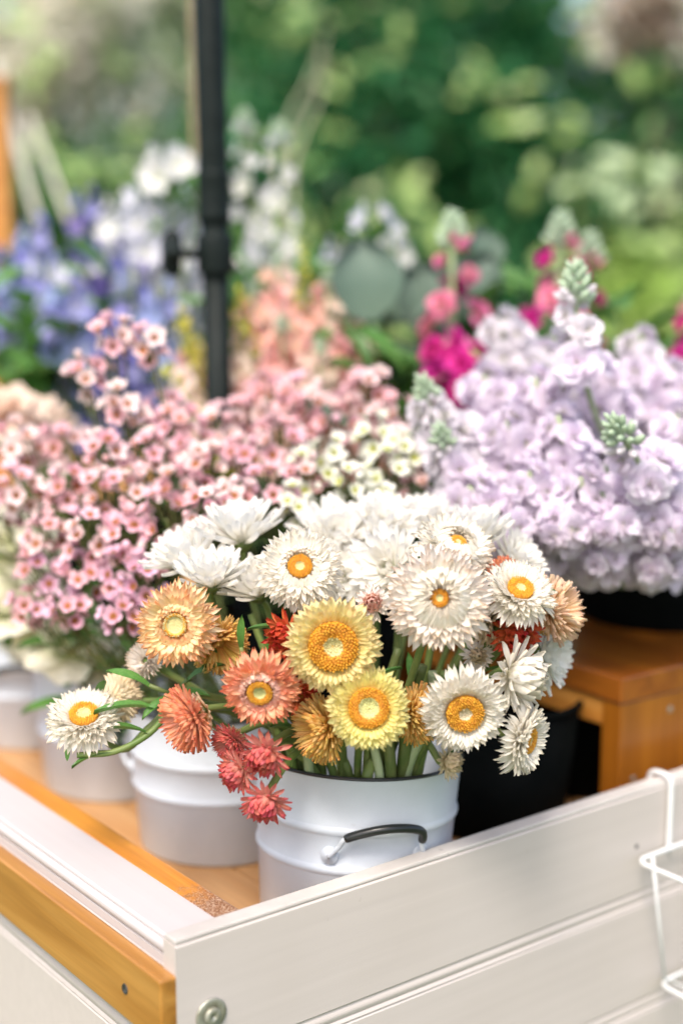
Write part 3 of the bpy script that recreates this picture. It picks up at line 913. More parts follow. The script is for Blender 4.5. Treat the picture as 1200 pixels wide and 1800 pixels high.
def tub(x, y, z, r, h, label, name='flower_tub', mat='tub', taper=0.82):
    root = thing(name, label, 'tub', (x, y, z))
    rb = r * taper
    lathe_obj('body', [(0.001, 0.0), (rb - .004, 0.0), (rb, 0.004), (r, h - 0.004), (r - 0.003, h - 0.004), (rb - 0.003, 0.008), (0.001, 0.008)], M[mat], root)
    rim = [(r + 0.003 * math.cos(2 * math.pi * k / 10), h - 0.003 + 0.003 * math.sin(2 * math.pi * k / 10)) for k in range(11)]
    lathe_obj('rim', rim, M[mat], root)
    return root


# ------------------------------------------------------------------ wooden step stool with the lilac tub
SY = 1.165
kc = at(1092, 1194, SY)
ZS = kc.z
stM = Matrix.Translation((kc.x, kc.y, ZF)) @ Matrix.Rotation(ANG - R(2), 4, 'Z')
stool = thing('step_stool', 'amber varnished wooden step stool under the lilac flowers at right', 'stool', M=stM)
hs = ZS - ZF
tt = 0.0225
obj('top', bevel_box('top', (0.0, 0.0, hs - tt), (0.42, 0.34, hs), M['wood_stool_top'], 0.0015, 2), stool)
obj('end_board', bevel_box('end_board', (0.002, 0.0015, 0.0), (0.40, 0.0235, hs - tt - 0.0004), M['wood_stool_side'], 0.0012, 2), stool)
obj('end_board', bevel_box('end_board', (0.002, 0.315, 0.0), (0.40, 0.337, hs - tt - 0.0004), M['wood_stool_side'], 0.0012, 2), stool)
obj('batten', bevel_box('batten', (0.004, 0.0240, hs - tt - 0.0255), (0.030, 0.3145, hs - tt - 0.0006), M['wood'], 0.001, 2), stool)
sc_me = None
for (px, py, s) in ((1177, 1247, 1.0), (1112, 1369, 0.9)):
    a = stM.inverted() @ at(px, py, 0.5); c = stM.inverted() @ at(px, py, 2.0)
    t = (a.y - 0.0015) / (a.y - c.y)
    p = a + (c - a) * t
    b = MB(); b.lathe([(0.0001, 0.0), (0.0026, 0.0004), (0.0030, 0.0)], 14)
    obj('screw', b.mesh('screw', M['zinc']), stool, Matrix.Translation((p.x, 0.0011, p.z)) @ Matrix.Rotation(R(90), 4, 'X') @ Matrix.Scale(s, 4))

TUBP = at(1160, 1060, 1.40)
tub(TUBP.x, TUBP.y, ZS, 0.100, 0.105, 'low black tub on the wooden stool, overflowing with lilac stock')
dk = at(865, 1400, 1.235)
tub(dk.x, dk.y, ZF, 0.078, 0.120, 'tall black tub in the shade behind the front bucket, left of the stool')
dk3 = at(1015, 1400, 1.35)
tub(dk3.x, dk3.y, ZF, 0.085, 0.120, 'short black tub in the shade under the wooden stool')  # added tub that keeps the space under the stool black
dk2 = at(560, 1000, 1.40)
tub(dk2.x, dk2.y, ZF, 0.085, 0.17, 'black tub behind the chrysanthemums, holding the middle waxflower')
bk1 = at(170, 900, 1.72)
tub(bk1.x, bk1.y, ZF, 0.11, 0.20, 'black tub at the back left holding blue delphiniums')
bk2 = at(540, 900, 1.66)
tub(bk2.x, bk2.y, ZF, 0.10, 0.20, 'black tub at the back middle holding salmon snapdragons')
bk3 = at(830, 900, 1.62)
tub(bk3.x, bk3.y, ZF, 0.09, 0.18, 'black tub behind the lilac stock holding magenta stock')

# ------------------------------------------------------------------ wire basket on the end panel
bx = ray_on_end(1172, 1400).x
wr = thing('wire_basket', 'white coated wire basket hooked over the end panel at the right edge', 'basket', M=cartM @ Matrix.Translation((bx, 0, ztop)))


def wire(name, pts, r=0.0024, n=8, sub=5, smoothpath=True):
    b = MB(); p = catmull([V(q) for q in pts], sub) if smoothpath else [V(q) for q in pts]
    b.tube(p, r, n)
    return obj(name, b.mesh(name, M['wire']), wr)


def round_rect(x0, x1, y0, y1, z, rc=0.012):
    out = []
    for (cx, cy, a0) in ((x1 - rc, y1 - rc, 0), (x0 + rc, y1 - rc, 90), (x0 + rc, y0 + rc, 180), (x1 - rc, y0 + rc, 270)):
        for k in range(6):
            a = R(a0 + 90 * k / 5); out.append((cx + rc * math.cos(a), cy + rc * math.sin(a), z))
    return out + [out[0]]


W_, D_ = 0.22, 0.105
qc = ray_on_end(1117, 1503)
ZB = qc.z - ztop
for hx in (0.0, 0.15):
    wire('hook', [(hx, 0.0195, -0.022), (hx, 0.0195, -0.004), (hx, 0.0165, 0.0032), (hx, 0.0075, 0.0055), (hx, -0.0018, 0.0032), (hx, -0.0038, -0.006), (hx, -0.0038, -0.05), (hx, -0.0038, ZB - 0.002)], 0.0022)
x0 = qc.x - bx - 0.010
wire('top_frame', round_rect(x0, x0 + W_, -D_, -0.0085, ZB), 0.0018, smoothpath=False)
wire('bottom_frame', round_rect(x0 + 0.034, x0 + W_ - 0.034, -D_ + 0.020, -0.0085, ZB - 0.118), 0.0016, smoothpath=False)
for (wx, wy) in ((x0 + 0.018, -0.0085), (x0 + W_ - 0.03, -0.0085), (x0 + 0.07, -0.0085), (x0 + 0.12, -0.0085)):
    wire('upright', [(wx, wy - 0.0025, ZB - 0.0005), (wx + (0.022 if wx < 0 else 0), wy - 0.0025, ZB - 0.118)], 0.0012, smoothpath=False)
for k in range(5):
    wx = x0 + 0.05 + k * 0.035
    wire('upright', [(wx, -D_, ZB - 0.0005), (wx, -D_ + 0.020, ZB - 0.118)], 0.0012, smoothpath=False)
    wire('rib', [(wx, -D_ + 0.020, ZB - 0.1205), (wx, -0.0085, ZB - 0.1205)], 0.0013, smoothpath=False)

# ------------------------------------------------------------------ black pole with a clamp
pb, pt = at(386, 760, 1.50), at(367, 0, 1.50)
axis = (pt - pb).normalized()
foot = pb + axis * ((ZF - pb.z) / axis.z)
pole = thing('canopy_pole', 'black metal pole rising behind the pink waxflowers with a clamp knob on its left', 'pole', foot)
rp = px_m(27.0, pb)


def on_axis(py):
    best = min((abs(at(368 + (386 - 368) * py / 760.0, py, 1.50).z - (foot + axis * s).z), s) for s in [k * 0.002 for k in range(800)])
    return best[1]


def lathe_part(name, prof, mat, root, Mx, n=32):
    b = MB(); b.lathe(prof, n)
    return obj(name, b.mesh(name, mat), root, Mx)


s_col0, s_col1, s_top = on_axis(385), on_axis(300), 1.6
ident = frame(V((0, 0, 0)), axis)
lathe_part('lower_tube', [(0.001, 0), (rp * 0.88, 0), (rp * 0.88, s_col0 - 0.004), (0.001, s_col0 - .004)], M['pole'], pole, ident)
lathe_part('collar', [(rp * 0.9, s_col0 - 0.004), (rp * 1.03, s_col0 - 0.003), (rp * 1.05, s_col0 + 0.004), (rp * 1.02, s_col0 + 0.006), (rp * 1.02, s_col1 - .006), (rp * 1.05, s_col1 - .003), (rp * 1.03, s_col1), (rp * 0.9, s_col1)], M['pole'], pole, ident)
lathe_part('upper_tube', [(rp * 0.94, s_col1 - .001), (rp * 0.94, s_top), (0.001, s_top)], M['pole'], pole, ident)
s_k = on_axis(447)
lathe_part('clamp_band', [(rp * 0.9, s_k - 0.020), (rp * 1.16, s_k - 0.020), (rp * 1.2, s_k - 0.017), (rp * 1.2, s_k + 0.017), (rp * 1.16, s_k + 0.020), (rp * 0.9, s_k + 0.020)], M['pole'], pole, ident)
kd = V((-0.96, -0.25, 0.02)).normalized()
kp = axis * s_k
lathe_part('clamp_bolt', [(0.0001, 0.004), (0.0052, 0.004), (0.0052, 0.036), (0.0001, 0.036)], M['pole'], pole, frame(kp + kd * rp, kd), 16)
b = MB()
prof = [(0.10, 0.0), (0.75, 0.0), (1.0, 0.25), (1.0, 0.72), (0.8, 1.0), (0.1, 1.0)]
pts = []
for (r, z) in prof:
    for i in range(40):
        a = 2 * math.pi * i / 40
        rr = r * 0.0215 * (1 + (0.16 * math.cos(5 * a) if r > 0.5 else 0)); pts.append((rr * math.cos(a), rr * math.sin(a), 0.018 * z))
b.grid(pts, 40, 6, None, 0, True)
b.f.append(tuple(5 * 40 + i for i in range(40))); b.mi.append(0); b.f.append(tuple(range(40))[::-1]); b.mi.append(0)
obj('clamp_knob', b.mesh('clamp_knob', M['pole']), pole, frame(kp + kd * (rp + 0.020), kd))

# ------------------------------------------------------------------ strawflowers and chrysanthemums of the front bucket
RNG.seed(5)


def bot(px, py, y, k=0.34, lim=0.05):
    c = at(px, py, y)
    d = V((c.x - B1.x, c.y - B1.y)) * k
    if d.length > lim:
        d = d * (lim / d.length)
    return V((B1.x + d.x, B1.y + d.y + RNG.uniform(-.008, .008), ZF + 0.014))


def SF(px, py, y, r, n, cols, label, **kw):
    return strawflower(px, py, y, r, n, cols, label, kw.pop('bottom', None) or bot(px, py, y), **kw)


SF(527, 1000, 0.985, 82, (0.04, 0.62, 1), ('white', 'white'), 'white strawflower with a small orange ring centre, above the pale yellow one', disc='orange', disc_r=0.27, style='open')
SF(311, 1098, 0.955, 80, (-0.12, 0.16, 1), ('peach', 'peach'), 'peach orange strawflower with a pale button centre, above the coral ones at left', disc='pale', disc_r=0.27, style='open')
SF(585, 1135, 0.925, 90, (0.05, 0.10, 1), ('yellow', 'yellow'), 'large pale yellow strawflower with a broad orange disc, between the white and lemon ones', disc='orange', disc_r=0.50, style='flat')
SF(458, 1212, 0.925, 74, (-0.06, -0.18, 1), ('coral', 'coral_in'), 'coral orange strawflower with pink inner petals, left of the pale yellow one', disc='green', disc_r=0.31, style='open')
SF(771, 1052, 0.935, 101, (0.0, 0.28, 1), ('blush', 'white'), 'biggest blush white strawflower with a domed middle and tiny orange centre', disc='orange', disc_r=0.17, style='dome')
SF(912, 1040, 0.965, 72, (0.25, 1.0, 0.75), ('white', 'white'), 'white strawflower with a raised orange disc and drooping petals, right of the biggest one', disc='orange', disc_r=0.33, style='flat')
SF(968, 1074, 1.00, 62, (0.85, 0.35, 0.45), ('apricot', 'gold'), 'apricot strawflower fanning to the right against the black tub', disc='orange', disc_r=0.25, style='tuft')
SF(800, 962, 1.005, 78, (0.35, 0.95, 0.55), ('white', 'white'), 'white strawflower tilted upward behind the biggest one, its orange centre half hidden', disc='orange', disc_r=0.20, style='open')
SF(648, 1245, 0.915, 78, (0.0, 0.30, 1), ('lemon', 'lemon'), 'lemon yellow strawflower with an orange ring disc, below the large pale yellow one', disc='green', disc_r=0.47, style='flat')
SF(815, 1250, 0.925, 82, (0.12, -0.14, 1), ('white', 'white'), 'flat white strawflower with a broad amber disc and cream middle, lower right', disc='cream', disc_r=0.42, style='flat')
SF(908, 1188, 0.955, 66, (0.75, 0.05, 0.65), ('white', 'white'), 'half open white strawflower with a closed pointed bud and few long petals', style='bud', dn=0.6)
SF(922, 1300, 0.945, 68, (0.85, -0.10, 0.50), ('white', 'white'), 'lowest white strawflower at right, turned sideways with its orange disc showing', disc='orange', disc_r=0.34, style='flat')
SF(905, 1112, 0.975, 48, (0.25, 0.05, 1), ('red', 'red'), 'red orange strawflower bud between the white ones at right', style='bud')
SF(572, 1280, 0.945, 62, (-0.80, -0.05, 0.45), ('gold', 'gold'), 'golden orange strawflower turned left behind the lemon yellow one', style='tuft')
SF(728, 1255, 0.955, 56, (0.80, 0.05, 0.55), ('gold', 'gold'), 'golden strawflower squeezed between the lemon yellow and the flat white one', style='tuft')
SF(338, 1262, 0.945, 62, (-0.75, -0.25, 0.50), ('coral', 'apricot'), 'coral strawflower seen from the side with peach petals behind, over the second bucket', style='tuft')
SF(384, 1130, 0.985, 56, (0.40, -0.25, 0.75), ('gold', 'gold'), 'golden yellow strawflower half hidden behind the peach orange one', style='tuft')
SF(466, 1326, 0.925, 46, (-0.25, -0.25, 1), ('rose', 'rose'), 'rose red strawflower bud below the coral orange flower, topmost of three on the bucket rim', style='bud')
SF(418, 1356, 0.930, 40, (-0.65, -0.15, 0.75), ('rose', 'rose'), 'rose red strawflower bud, leftmost of three hanging over the front bucket rim', style='bud')
SF(466, 1410, 0.920, 44, (-0.20, -0.40, 1), ('rose', 'rose'), 'rose red strawflower bud hanging lowest on the front bucket', style='bud')
SF(408, 1302, 0.955, 38, (-0.50, -0.35, 0.7), ('rose', 'apricot'), 'small rose and peach strawflower tucked behind the buds on the rim', style='tuft', dn=0.7)
pv = [at(215, 1318, 0.985), at(268, 1275, 0.99), at(330, 1240, 1.0)]
SF(148, 1262, 0.975, 72, (0.04, 1.0, 0.55), ('white', 'white'), 'white strawflower with an orange ring, hanging out to the left over the white buckets', disc='green', disc_r=0.36, style='flat', via=pv, leaves=0)
SF(206, 1226, 1.01, 46, (0.55, 0.1, -0.6), ('cream', 'cream'), 'cream strawflower turned away behind the white one hanging out left', style='tuft')
SF(255, 1162, 1.01, 36, (-0.30, 0.35, 0.6), ('blush', 'cream'), 'small blush strawflower under the peach orange one, beside the waxflower', style='tuft', dn=0.7)
SF(788, 1340, 0.985, 30, (0.70, 0.15, 0.6), ('cream', 'cream'), 'small closed cream pink strawflower bud resting on the right of the bucket rim', style='bud')
SF(503, 1118, 0.965, 44, (-0.4, 0.1, 0.8), ('red', 'red'), 'red orange strawflower mostly hidden behind the left of the pale yellow one', style='bud')
SF(655, 1062, 0.975, 32, (-0.1, 0.4, 0.9), ('blush', 'coral_in'), 'tiny blush pink strawflower bud between the pale yellow and the biggest white one', style='bud')
SF(868, 1092, 0.985, 46, (0.35, -0.10, 0.8), ('cream', 'apricot'), 'cream apricot strawflower hidden behind the right of the biggest white one', style='tuft')
SF(885, 1010, 1.00, 34, (0.2, 0.5, 0.8), ('coral', 'coral'), 'small coral strawflower peeping out between the white ones at upper right', style='tuft', dn=0.7)
SF(838, 1152, 0.985, 28, (0.1, 0.2, 1), ('blush', 'cream'), 'closed blush strawflower bud under the biggest white one', style='bud')
SF(525, 1222, 0.975, 40, (-0.1, -0.2, 0.9), ('red', 'gold'), 'dark orange strawflower in the shade between the coral and lemon yellow ones', style='tuft', dn=0.7)


def CH(px, py, y, r, n, label, **kw):
    return chrysanthemum(px, py, y, r, n, label, bot(px, py, y), **kw)


CH(424, 945, 1.055, 92, (-0.10, 0.98, 0.12), 'white chrysanthemum seen from the side, top left of the bunch with its green base showing', openness=0.55)
CH(330, 985, 1.05, 82, (-0.35, 0.85, 0.30), 'white chrysanthemum farthest left, behind the peach orange strawflower', openness=0.55)
CH(372, 1022, 1.01, 80, (-0.05, 0.95, 0.28), 'white chrysanthemum opening upward right above the peach orange strawflower', openness=0.50)
CH(452, 1040, 1.015, 80, (-0.35, 0.80, 0.25), 'white chrysanthemum leaning left, tucked behind the white strawflower with the orange ring', openness=0.5)
CH(590, 950, 1.09, 88, (0.0, 0.80, 0.55), 'fluffy white chrysanthemum behind the white strawflower with the orange ring', openness=0.75, layers=5)
CH(668, 935, 1.10, 88, (0.05, 0.85, 0.45), 'soft white chrysanthemum at the top middle of the bunch', openness=0.75, layers=5)
CH(740, 925, 1.12, 74, (0.05, 0.95, 0.2), 'blurred white chrysanthemum standing highest at the back of the bunch', openness=0.5)
CH(682, 1000, 1.03, 84, (-0.45, 0.45, 0.8), 'white chrysanthemum with pointed petals left of the biggest strawflower', openness=0.85)
CH(838, 950, 1.06, 80, (0.0, 0.98, 0.2), 'white chrysanthemum with upright petals behind the upward tilted strawflower', openness=0.35)
CH(905, 985, 1.055, 66, (0.60, 0.65, 0.35), 'white chrysanthemum reaching right toward the lilac flowers', openness=0.75)
CH(958, 1150, 1.02, 70, (0.85, 0.0, 0.45), 'white chrysanthemum turned right in front of the wooden stool', openness=0.8)
CH(600, 1018, 1.06, 76, (0.05, 0.6, 0.75), 'white chrysanthemum low in the bunch between the two white strawflowers', openness=0.8)

ORD = ('top', 'second', 'third', 'fourth', 'fifth', 'sixth')
NTH = ('leftmost', 'second from left', 'third from left', 'fourth from left', 'fifth from left', 'sixth from left', 'seventh from left', 'eighth from left', 'ninth from left', 'tenth from left', 'eleventh from left', 'rightmost')


# thick bare stems and leaves standing in the bucket's mouth
stems_xy = [(540, 1376, 500, 1190, .9), (616, 1384, 606, 1260, .9), (642, 1384, 690, 1290, 1.1), (705, 1378, 742, 1170, 1.3), (728, 1376, 760, 1180, 1.1),
            (750, 1370, 782, 1180, 1.0), (768, 1362, 830, 1210, .9), (590, 1380, 560, 1230, .8), (668, 1384, 660, 1200, .9), (560, 1376, 470, 1250, .9), (690, 1380, 700, 1140, 1.1), (520, 1372, 440, 1080, .8)]
for i, (bx_, by_, tx, ty, wk) in enumerate(stems_xy):
    p0 = at(tx, ty, 0.985 + 0.012 * (i % 3)); p3 = at(bx_, by_, 0.985 + 0.012 * (i % 2))
    d_ = V((p3.x - B1.x, p3.y - B1.y, 0)); d_ = d_ * min(1, 0.064 / d_.length); p3 = V((B1.x + d_.x, B1.y + d_.y, p3.z)); low = V((B1.x + (p3.x - B1.x) * 0.8, B1.y - 0.02 + 0.01 * (i % 4), ZF + 0.014))
    t = thing('green_cutting', 'bare green cutting in the mouth of the front bucket, %s at the rim' % NTH[[q for _, q in sorted((e[0], k) for k, e in enumerate(stems_xy))].index(i)], 'cutting', low, 'bare cuttings in the front bucket')
    path = catmull([p0, p0 + (p3 - p0) * 0.4 + V((RNG.uniform(-.008, .008), 0, 0)), p3, low], 7)
    stem_part(t, low, path, 0.0030 * wk, 0.0044 * wk, 'stem' if i % 4 else 'stem_pale', 8)
    if i % 2:
        put_leaf(t, low, path[4], (RNG.uniform(-1, 1), 0.1, 0.8), (0, -1, 0.4), 0.03)
# the cut side shoot under the hanging white flower
p_ = [at(318, 1232, 0.985), at(262, 1290, 0.975), at(200, 1322, 0.965), at(135, 1328, 0.96)]
low = V((B1.x - 0.045, B1.y + 0.0, ZF + 0.02))
t = thing('green_cutting', 'bent green cutting with a cut end below the white strawflower hanging out left', 'cutting', low)
stem_part(t, low, catmull(p_[::-1] + [at(372, 1225, 0.99), V((B1.x - 0.048, B1.y - 0.012, ZF + 0.150)), low], 6), 0.0022, 0.0032, 'stem', 8)
put_leaf(t, low, p_[2], (-0.9, -0.3, -0.25), (0, 0, 1), 0.032)
put_leaf(t, low, at(122, 1300, 0.965), (-0.1, -0.2, -1), (0, -1, 0.2), 0.016)
put_leaf(t, low, p_[1], (-0.7, -0.2, 0.1), (0, 0, 1), 0.045)
put_leaf(t, low, at(285, 1250, 0.98), (-0.9, -0.2, 0.05), (0, 0, 1), 0.05)
# loose leaves and branching shoots among the flowers
for (px, py, y, d, ln, lab) in ((424, 1138, 0.97, (0.05, -0.2, 1), 0.026, 'upright pointed green leaf shoot above the coral orange strawflower'),
                                (262, 1205, 0.985, (-0.8, -0.2, 0.35), 0.034, 'curved green leaf shoot below the peach orange strawflower'),
                                (330, 1195, 0.98, (0.7, -0.2, 0.35), 0.032, 'green leaf shoot between the peach orange and the coral strawflowers')):
    c = at(px, py, y); low = V((B1.x - 0.03, B1.y, ZF + 0.02))
    t = thing('leaf_shoot', lab, 'leaf shoot', low)
    stem_part(t, low, bez(c, c - V(d).normalized() * 0.04, low + V((0, 0, 0.1)), low, 10), 0.0016, 0.0022)
    put_leaf(t, low, c, d, (0, -0.6, 1), ln)
    put_leaf(t, low, c - V(d).normalized() * 0.012 + V((0.002, 0, -0.004)), V(d) + V((0.6, 0, -0.5)), (0, -0.6, 1), ln * 0.8)

# ------------------------------------------------------------------ waxflower
WAXF, WAXC = {}, None


def p_disc(t):
    return max(0.22, math.sqrt(max(0, 1 - ((t - 0.55) / 0.56) ** 2)))


b = MB(); b.lathe([(0.001, -0.06), (0.10, -0.02), (0.17, 0.02), (0.24, 0.10), (0.30, 0.16), (0.33, 0.12)], 12)
for k in range(10):
    a = 2 * math.pi * k / 10
    b.tube([V((0.22 * math.cos(a), 0.22 * math.sin(a), 0.08)), V((0.17 * math.cos(a), 0.17 * math.sin(a), 0.24))], [0.03, 0.045], 4)
M['wax_eye'] = plain_mat('waxflower_eye', (0.24, 0.05, 0.025), (0.42, 0.20, 0.035), 0.4, 60, var=0.8, coord='Generated')
M['wax_eye_green'] = plain_mat('waxflower_green_eye', (0.34, 0.36, 0.05), (0.46, 0.46, 0.08), 0.4, 60, var=0.4, coord='Generated')
WAXC = {k: b.mesh('centre', M[k]) for k in ('wax_eye', 'wax_eye_green')}


def wax_mesh(mk, vi):
    if (mk, vi) not in WAXF:
        r2 = random.Random(vi)
        b = MB()
        up = (0.25, 0.60, 0.05)[vi]
        for k in range(5):
            a = 2 * math.pi * k / 5 + r2.uniform(-.1, .1)
            p = petal(0.98, p_disc, bend=0.5 + up * 0.6, bend0=up, cup=0.13, nl=5, nw=5)
            b.add(p, Matrix.Rotation(a, 4, 'Z') @ Matrix.Translation((0, 0.25, 0.06)) @ Matrix.Scale(0.80 * r2.uniform(.92, 1.06), 4))
        # little green-pink cup under the petals
        c = MB(); c.lathe([(0.02, -0.55), (0.14, -0.45), (0.26, -0.1), (0.30, 0.07)], 8)
        b.add(c, Matrix.Identity(4))
        WAXF[mk, vi] = b.mesh('floret_' + mk, PM[mk])
    return WAXF[mk, vi]


BUDM = {}


def bud_mesh(mk):
    if mk not in BUDM:
        b = MB(); b.lathe([(0.02, -0.9), (0.22, -0.75), (0.40, -0.2), (0.62, 0.25), (0.60, 0.65), (0.30, 0.95), (0.02, 1.02)], 8)
        BUDM[mk] = b.mesh('bud', PM[mk])
    return BUDM[mk]


def wax_sprig(px, py, y, cols, label, group, base, n=15, spread=50, size=20, rng=RNG, out=None):
    """A woody twig with fine needles; its forked tip carries a loose head of florets."""
    c = at(px, py, y)
    root = V(base)
    t = thing('waxflower_sprig', label, 'waxflower', root, group)
    path = bez(c, c + V((0, 0.01, -0.05)) + (root - c) * 0.15, root + V((0, 0, 0.12)) + (c - root) * 0.10, root, 10)
    b = MB()
    b.tube([p - root for p in path], [0.0011 + 0.0009 * k / 10 for k in range(11)], 5)
    sp = px_m(spread, c)
    fs = px_m(size, c)
    lean = (c - root); lean.z = abs(lean.z) * 0.8; lean.normalize()
    front = V((0, -1, 0.25)) if out is None else V(out)
    spots = []
    tries = 0
    while len(spots) < n and tries < 400:
        tries += 1
        d = V((rng.gauss(0, 1), rng.gauss(0, 1), rng.gauss(0, 1))).normalized()
        if d.dot(front.normalized()) < -0.45:
            continue
        q = V((d.x * 0.95, d.y * 0.8, d.z * 1.05)) * sp * rng.uniform(0.62, 1.0)
        if all((q - s).length > fs * 1.15 for s, _ in spots):
            spots.append((q, d))
    nb = MB()
    for i, (q, d) in enumerate(spots):
        k0 = path[rng.randint(0, 3)]
        p = c + q
        nrm = (d * 0.75 + V((0, 0, 0.55)) + front * 0.35 + V((rng.uniform(-.35, .35), rng.uniform(-.35, .35), rng.uniform(-.2, .3)))).normalized()
        s = fs * rng.uniform(0.85, 1.12)
        root_p = p - nrm * s * 0.5
        j = k0 + (p - k0) * 0.35 - V((0, 0, 0.008))
        b.tube([k0 - root, j - root, root_p - root], [0.0008, 0.0007, 0.0007], 4, cap=False)
        mk = cols[rng.randrange(len(cols))]
        Mx = frame(p - root, nrm, rng.uniform(0, 6), s)
        if i % 8 == 7:
            obj('bud', bud_mesh(mk), t, frame(p - root, nrm, 0, s * 0.62))
        else:
            f = obj('floret', wax_mesh(mk, rng.choice((0, 0, 1, 2))), t, Mx)
            obj('centre', WAXC['wax_eye_green' if mk == 'wax_white' else 'wax_eye'], f)
        for w in range(2):
            dd = V((rng.uniform(-1, 1), rng.uniform(-1, .4), rng.uniform(-.1, 1))).normalized()
            nb.add(LEAFB, axes(k0 + (p - k0) * rng.uniform(.2, .8) - root, dd.orthogonal().normalized(), dd, dd.cross(dd.orthogonal()).normalized() * -1, 0.010, 0.014, 0.014))
    for k in range(26):
        q = path[rng.randint(1, 8)]
        dd = V((rng.uniform(-1, 1), rng.uniform(-1, 1), rng.uniform(0.0, 1.2))).normalized()
        nb.add(LEAFB, axes(q - root, dd.orthogonal().normalized(), dd, dd.cross(dd.orthogonal()).normalized() * -1, 0.012, rng.uniform(.014, .024), 0.014))
    obj('twig', b.mesh('twig', M['twig']), t)
    fo = obj('needles', nb.mesh('needles', M['needle']), t); fo['kind'] = 'stuff'
    return t


LEAFB = petal(0.13, p_lance, bend=0.2, nl=3, nw=3)


def row_words(pts, i, bounds):
    """('third row', 'second from left') for point i of a mass whose rows are cut at the heights in bounds."""
    row = sum(pts[i][1] >= q for q in bounds)
    mates = sorted((p[0], k) for k, p in enumerate(pts) if sum(p[1] >= q for q in bounds) == row)
    n = [k for _, k in mates].index(i)
    rank = 'rightmost' if n == len(mates) - 1 and n else NTH[n]
    return (ORD[row] if row < len(bounds) else 'bottom') + ' row', rank


RNG.seed(21)
G2 = 'pink waxflower sprigs massed above the second bucket'
G3 = 'waxflower sprigs massed behind the chrysanthemums'
b2 = V((Bs[1].x, Bs[1].y, ZF + 0.015))


def b2base():
    return b2 + V((RNG.uniform(-.04, .04), RNG.uniform(-.04, .04), 0))


dkb = V((dk2.x, dk2.y, ZF + 0.012))


def dkbase():
    return dkb + V((RNG.uniform(-.04, .04), RNG.uniform(-.04, .04), 0))


PK = ('wax_pink', 'wax_pink', 'wax_pale'); PL = ('wax_pale', 'wax_pale', 'wax_pink'); MV = ('wax_mauve', 'wax_mauve', 'wax_pink'); WH = ('wax_white',)
# tall sprigs that stand out against the blue flowers
for (px, py, y, cols, n, sp, lab) in (
        (196, 588, 1.26, PK, 9, 36, 'pink waxflower sprig standing highest, in front of the blue delphiniums'),
        (262, 600, 1.26, PL, 8, 34, 'pale pink waxflower sprig leaning right beside the highest one'),
        (155, 655, 1.26, PK, 9, 36, 'pink waxflower sprig left of the highest one, against the dark green leaves'),
        (215, 715, 1.24, PL, 8, 38, 'pale pink waxflower sprig with dark centres below the highest one'),
        (645, 690, 1.31, PK, 13, 50, 'pink waxflower sprig with dark centres left of the white stock stem'),
        (490, 778, 1.24, PL, 10, 44, 'pale pink waxflower sprig with open dark centres behind the side-on chrysanthemum')):
    wax_sprig(px, py, y, cols, lab, None, (b2base() if px < 300 else dkbase()), n=n, spread=sp)
WL = ((40, 770, 1.30), (110, 770, 1.31), (185, 790, 1.22), (255, 790, 1.25), (320, 760, 1.28), (35, 850, 1.25), (105, 860, 1.24), (175, 870, 1.2),
                    (245, 870, 1.2), (315, 850, 1.22), (70, 925, 1.2), (150, 935, 1.17), (225, 930, 1.17), (300, 905, 1.16), (15, 905, 1.27), (340, 800, 1.26), (62, 800, 1.33), (290, 730, 1.31))
for i_, (px, py, y) in enumerate(WL):
    y -= 0.03
    rw, rk = row_words(WL, i_, (755, 820, 890))
    wax_sprig(px + RNG.uniform(-16, 16), py + RNG.uniform(-16, 16), y, RNG.choice((PK, PK, PL)), 'pink waxflower sprig above the second bucket, %s of its mass, %s' % (rw, rk), G2, b2base(), n=RNG.choice((9, 11, 13)), spread=RNG.uniform(34, 50), size=RNG.uniform(18, 21))
WM = ((75, 1000, 1.17), (150, 1010, 1.14), (215, 1000, 1.12), (120, 1070, 1.13), (55, 1060, 1.17), (210, 1080, 1.09), (255, 1020, 1.1))
for i_, (px, py, y) in enumerate(WM):
    rw, rk = row_words(WM, i_, (1040,))
    wax_sprig(px, py, y, MV, 'mauve pink waxflower sprig low at left, %s of its kind, %s' % (rw, rk), 'mauve waxflower sprigs', b2base(), n=10, spread=RNG.uniform(32, 46), size=19)
WC = ((385, 740, 1.33), (450, 745, 1.36), (430, 800, 1.28), (370, 820, 1.25), (520, 725, 1.36), (575, 735, 1.36), (530, 840, 1.24), (400, 870, 1.2), (470, 850, 1.22), (590, 730, 1.35), (740, 850, 1.27), (690, 740, 1.34), (350, 900, 1.17), (720, 790, 1.30), (480, 690, 1.40))
for i_, (px, py, y) in enumerate(WC):
    y -= 0.05
    rw, rk = row_words(WC, i_, (710, 770, 845))
    wax_sprig(px + RNG.uniform(-16, 16), py + RNG.uniform(-16, 16), y, RNG.choice((PK, PK, PL)), 'pink waxflower sprig behind the chrysanthemums, %s of its mass, %s' % (rw, rk), G3, dkbase(), n=RNG.choice((9, 11, 13)), spread=RNG.uniform(34, 48), size=RNG.uniform(18, 21))
WW = ((575, 795, 1.24), (655, 765, 1.26), (615, 850, 1.20), (672, 835, 1.22), (712, 790, 1.25), (545, 835, 1.22), (520, 885, 1.19), (660, 890, 1.18))
for i_, (px, py, y) in enumerate(WW):
    y -= 0.03
    rw, rk = row_words(WW, i_, (815, 865))
    wax_sprig(px, py, y, WH, 'greenish white waxflower sprig behind the chrysanthemums, %s, %s' % (rw, rk), 'white waxflower sprigs', dkbase(), n=9, spread=RNG.uniform(32, 46), size=18)

# ------------------------------------------------------------------ stock, snapdragon and delphinium spikes
FL = {}


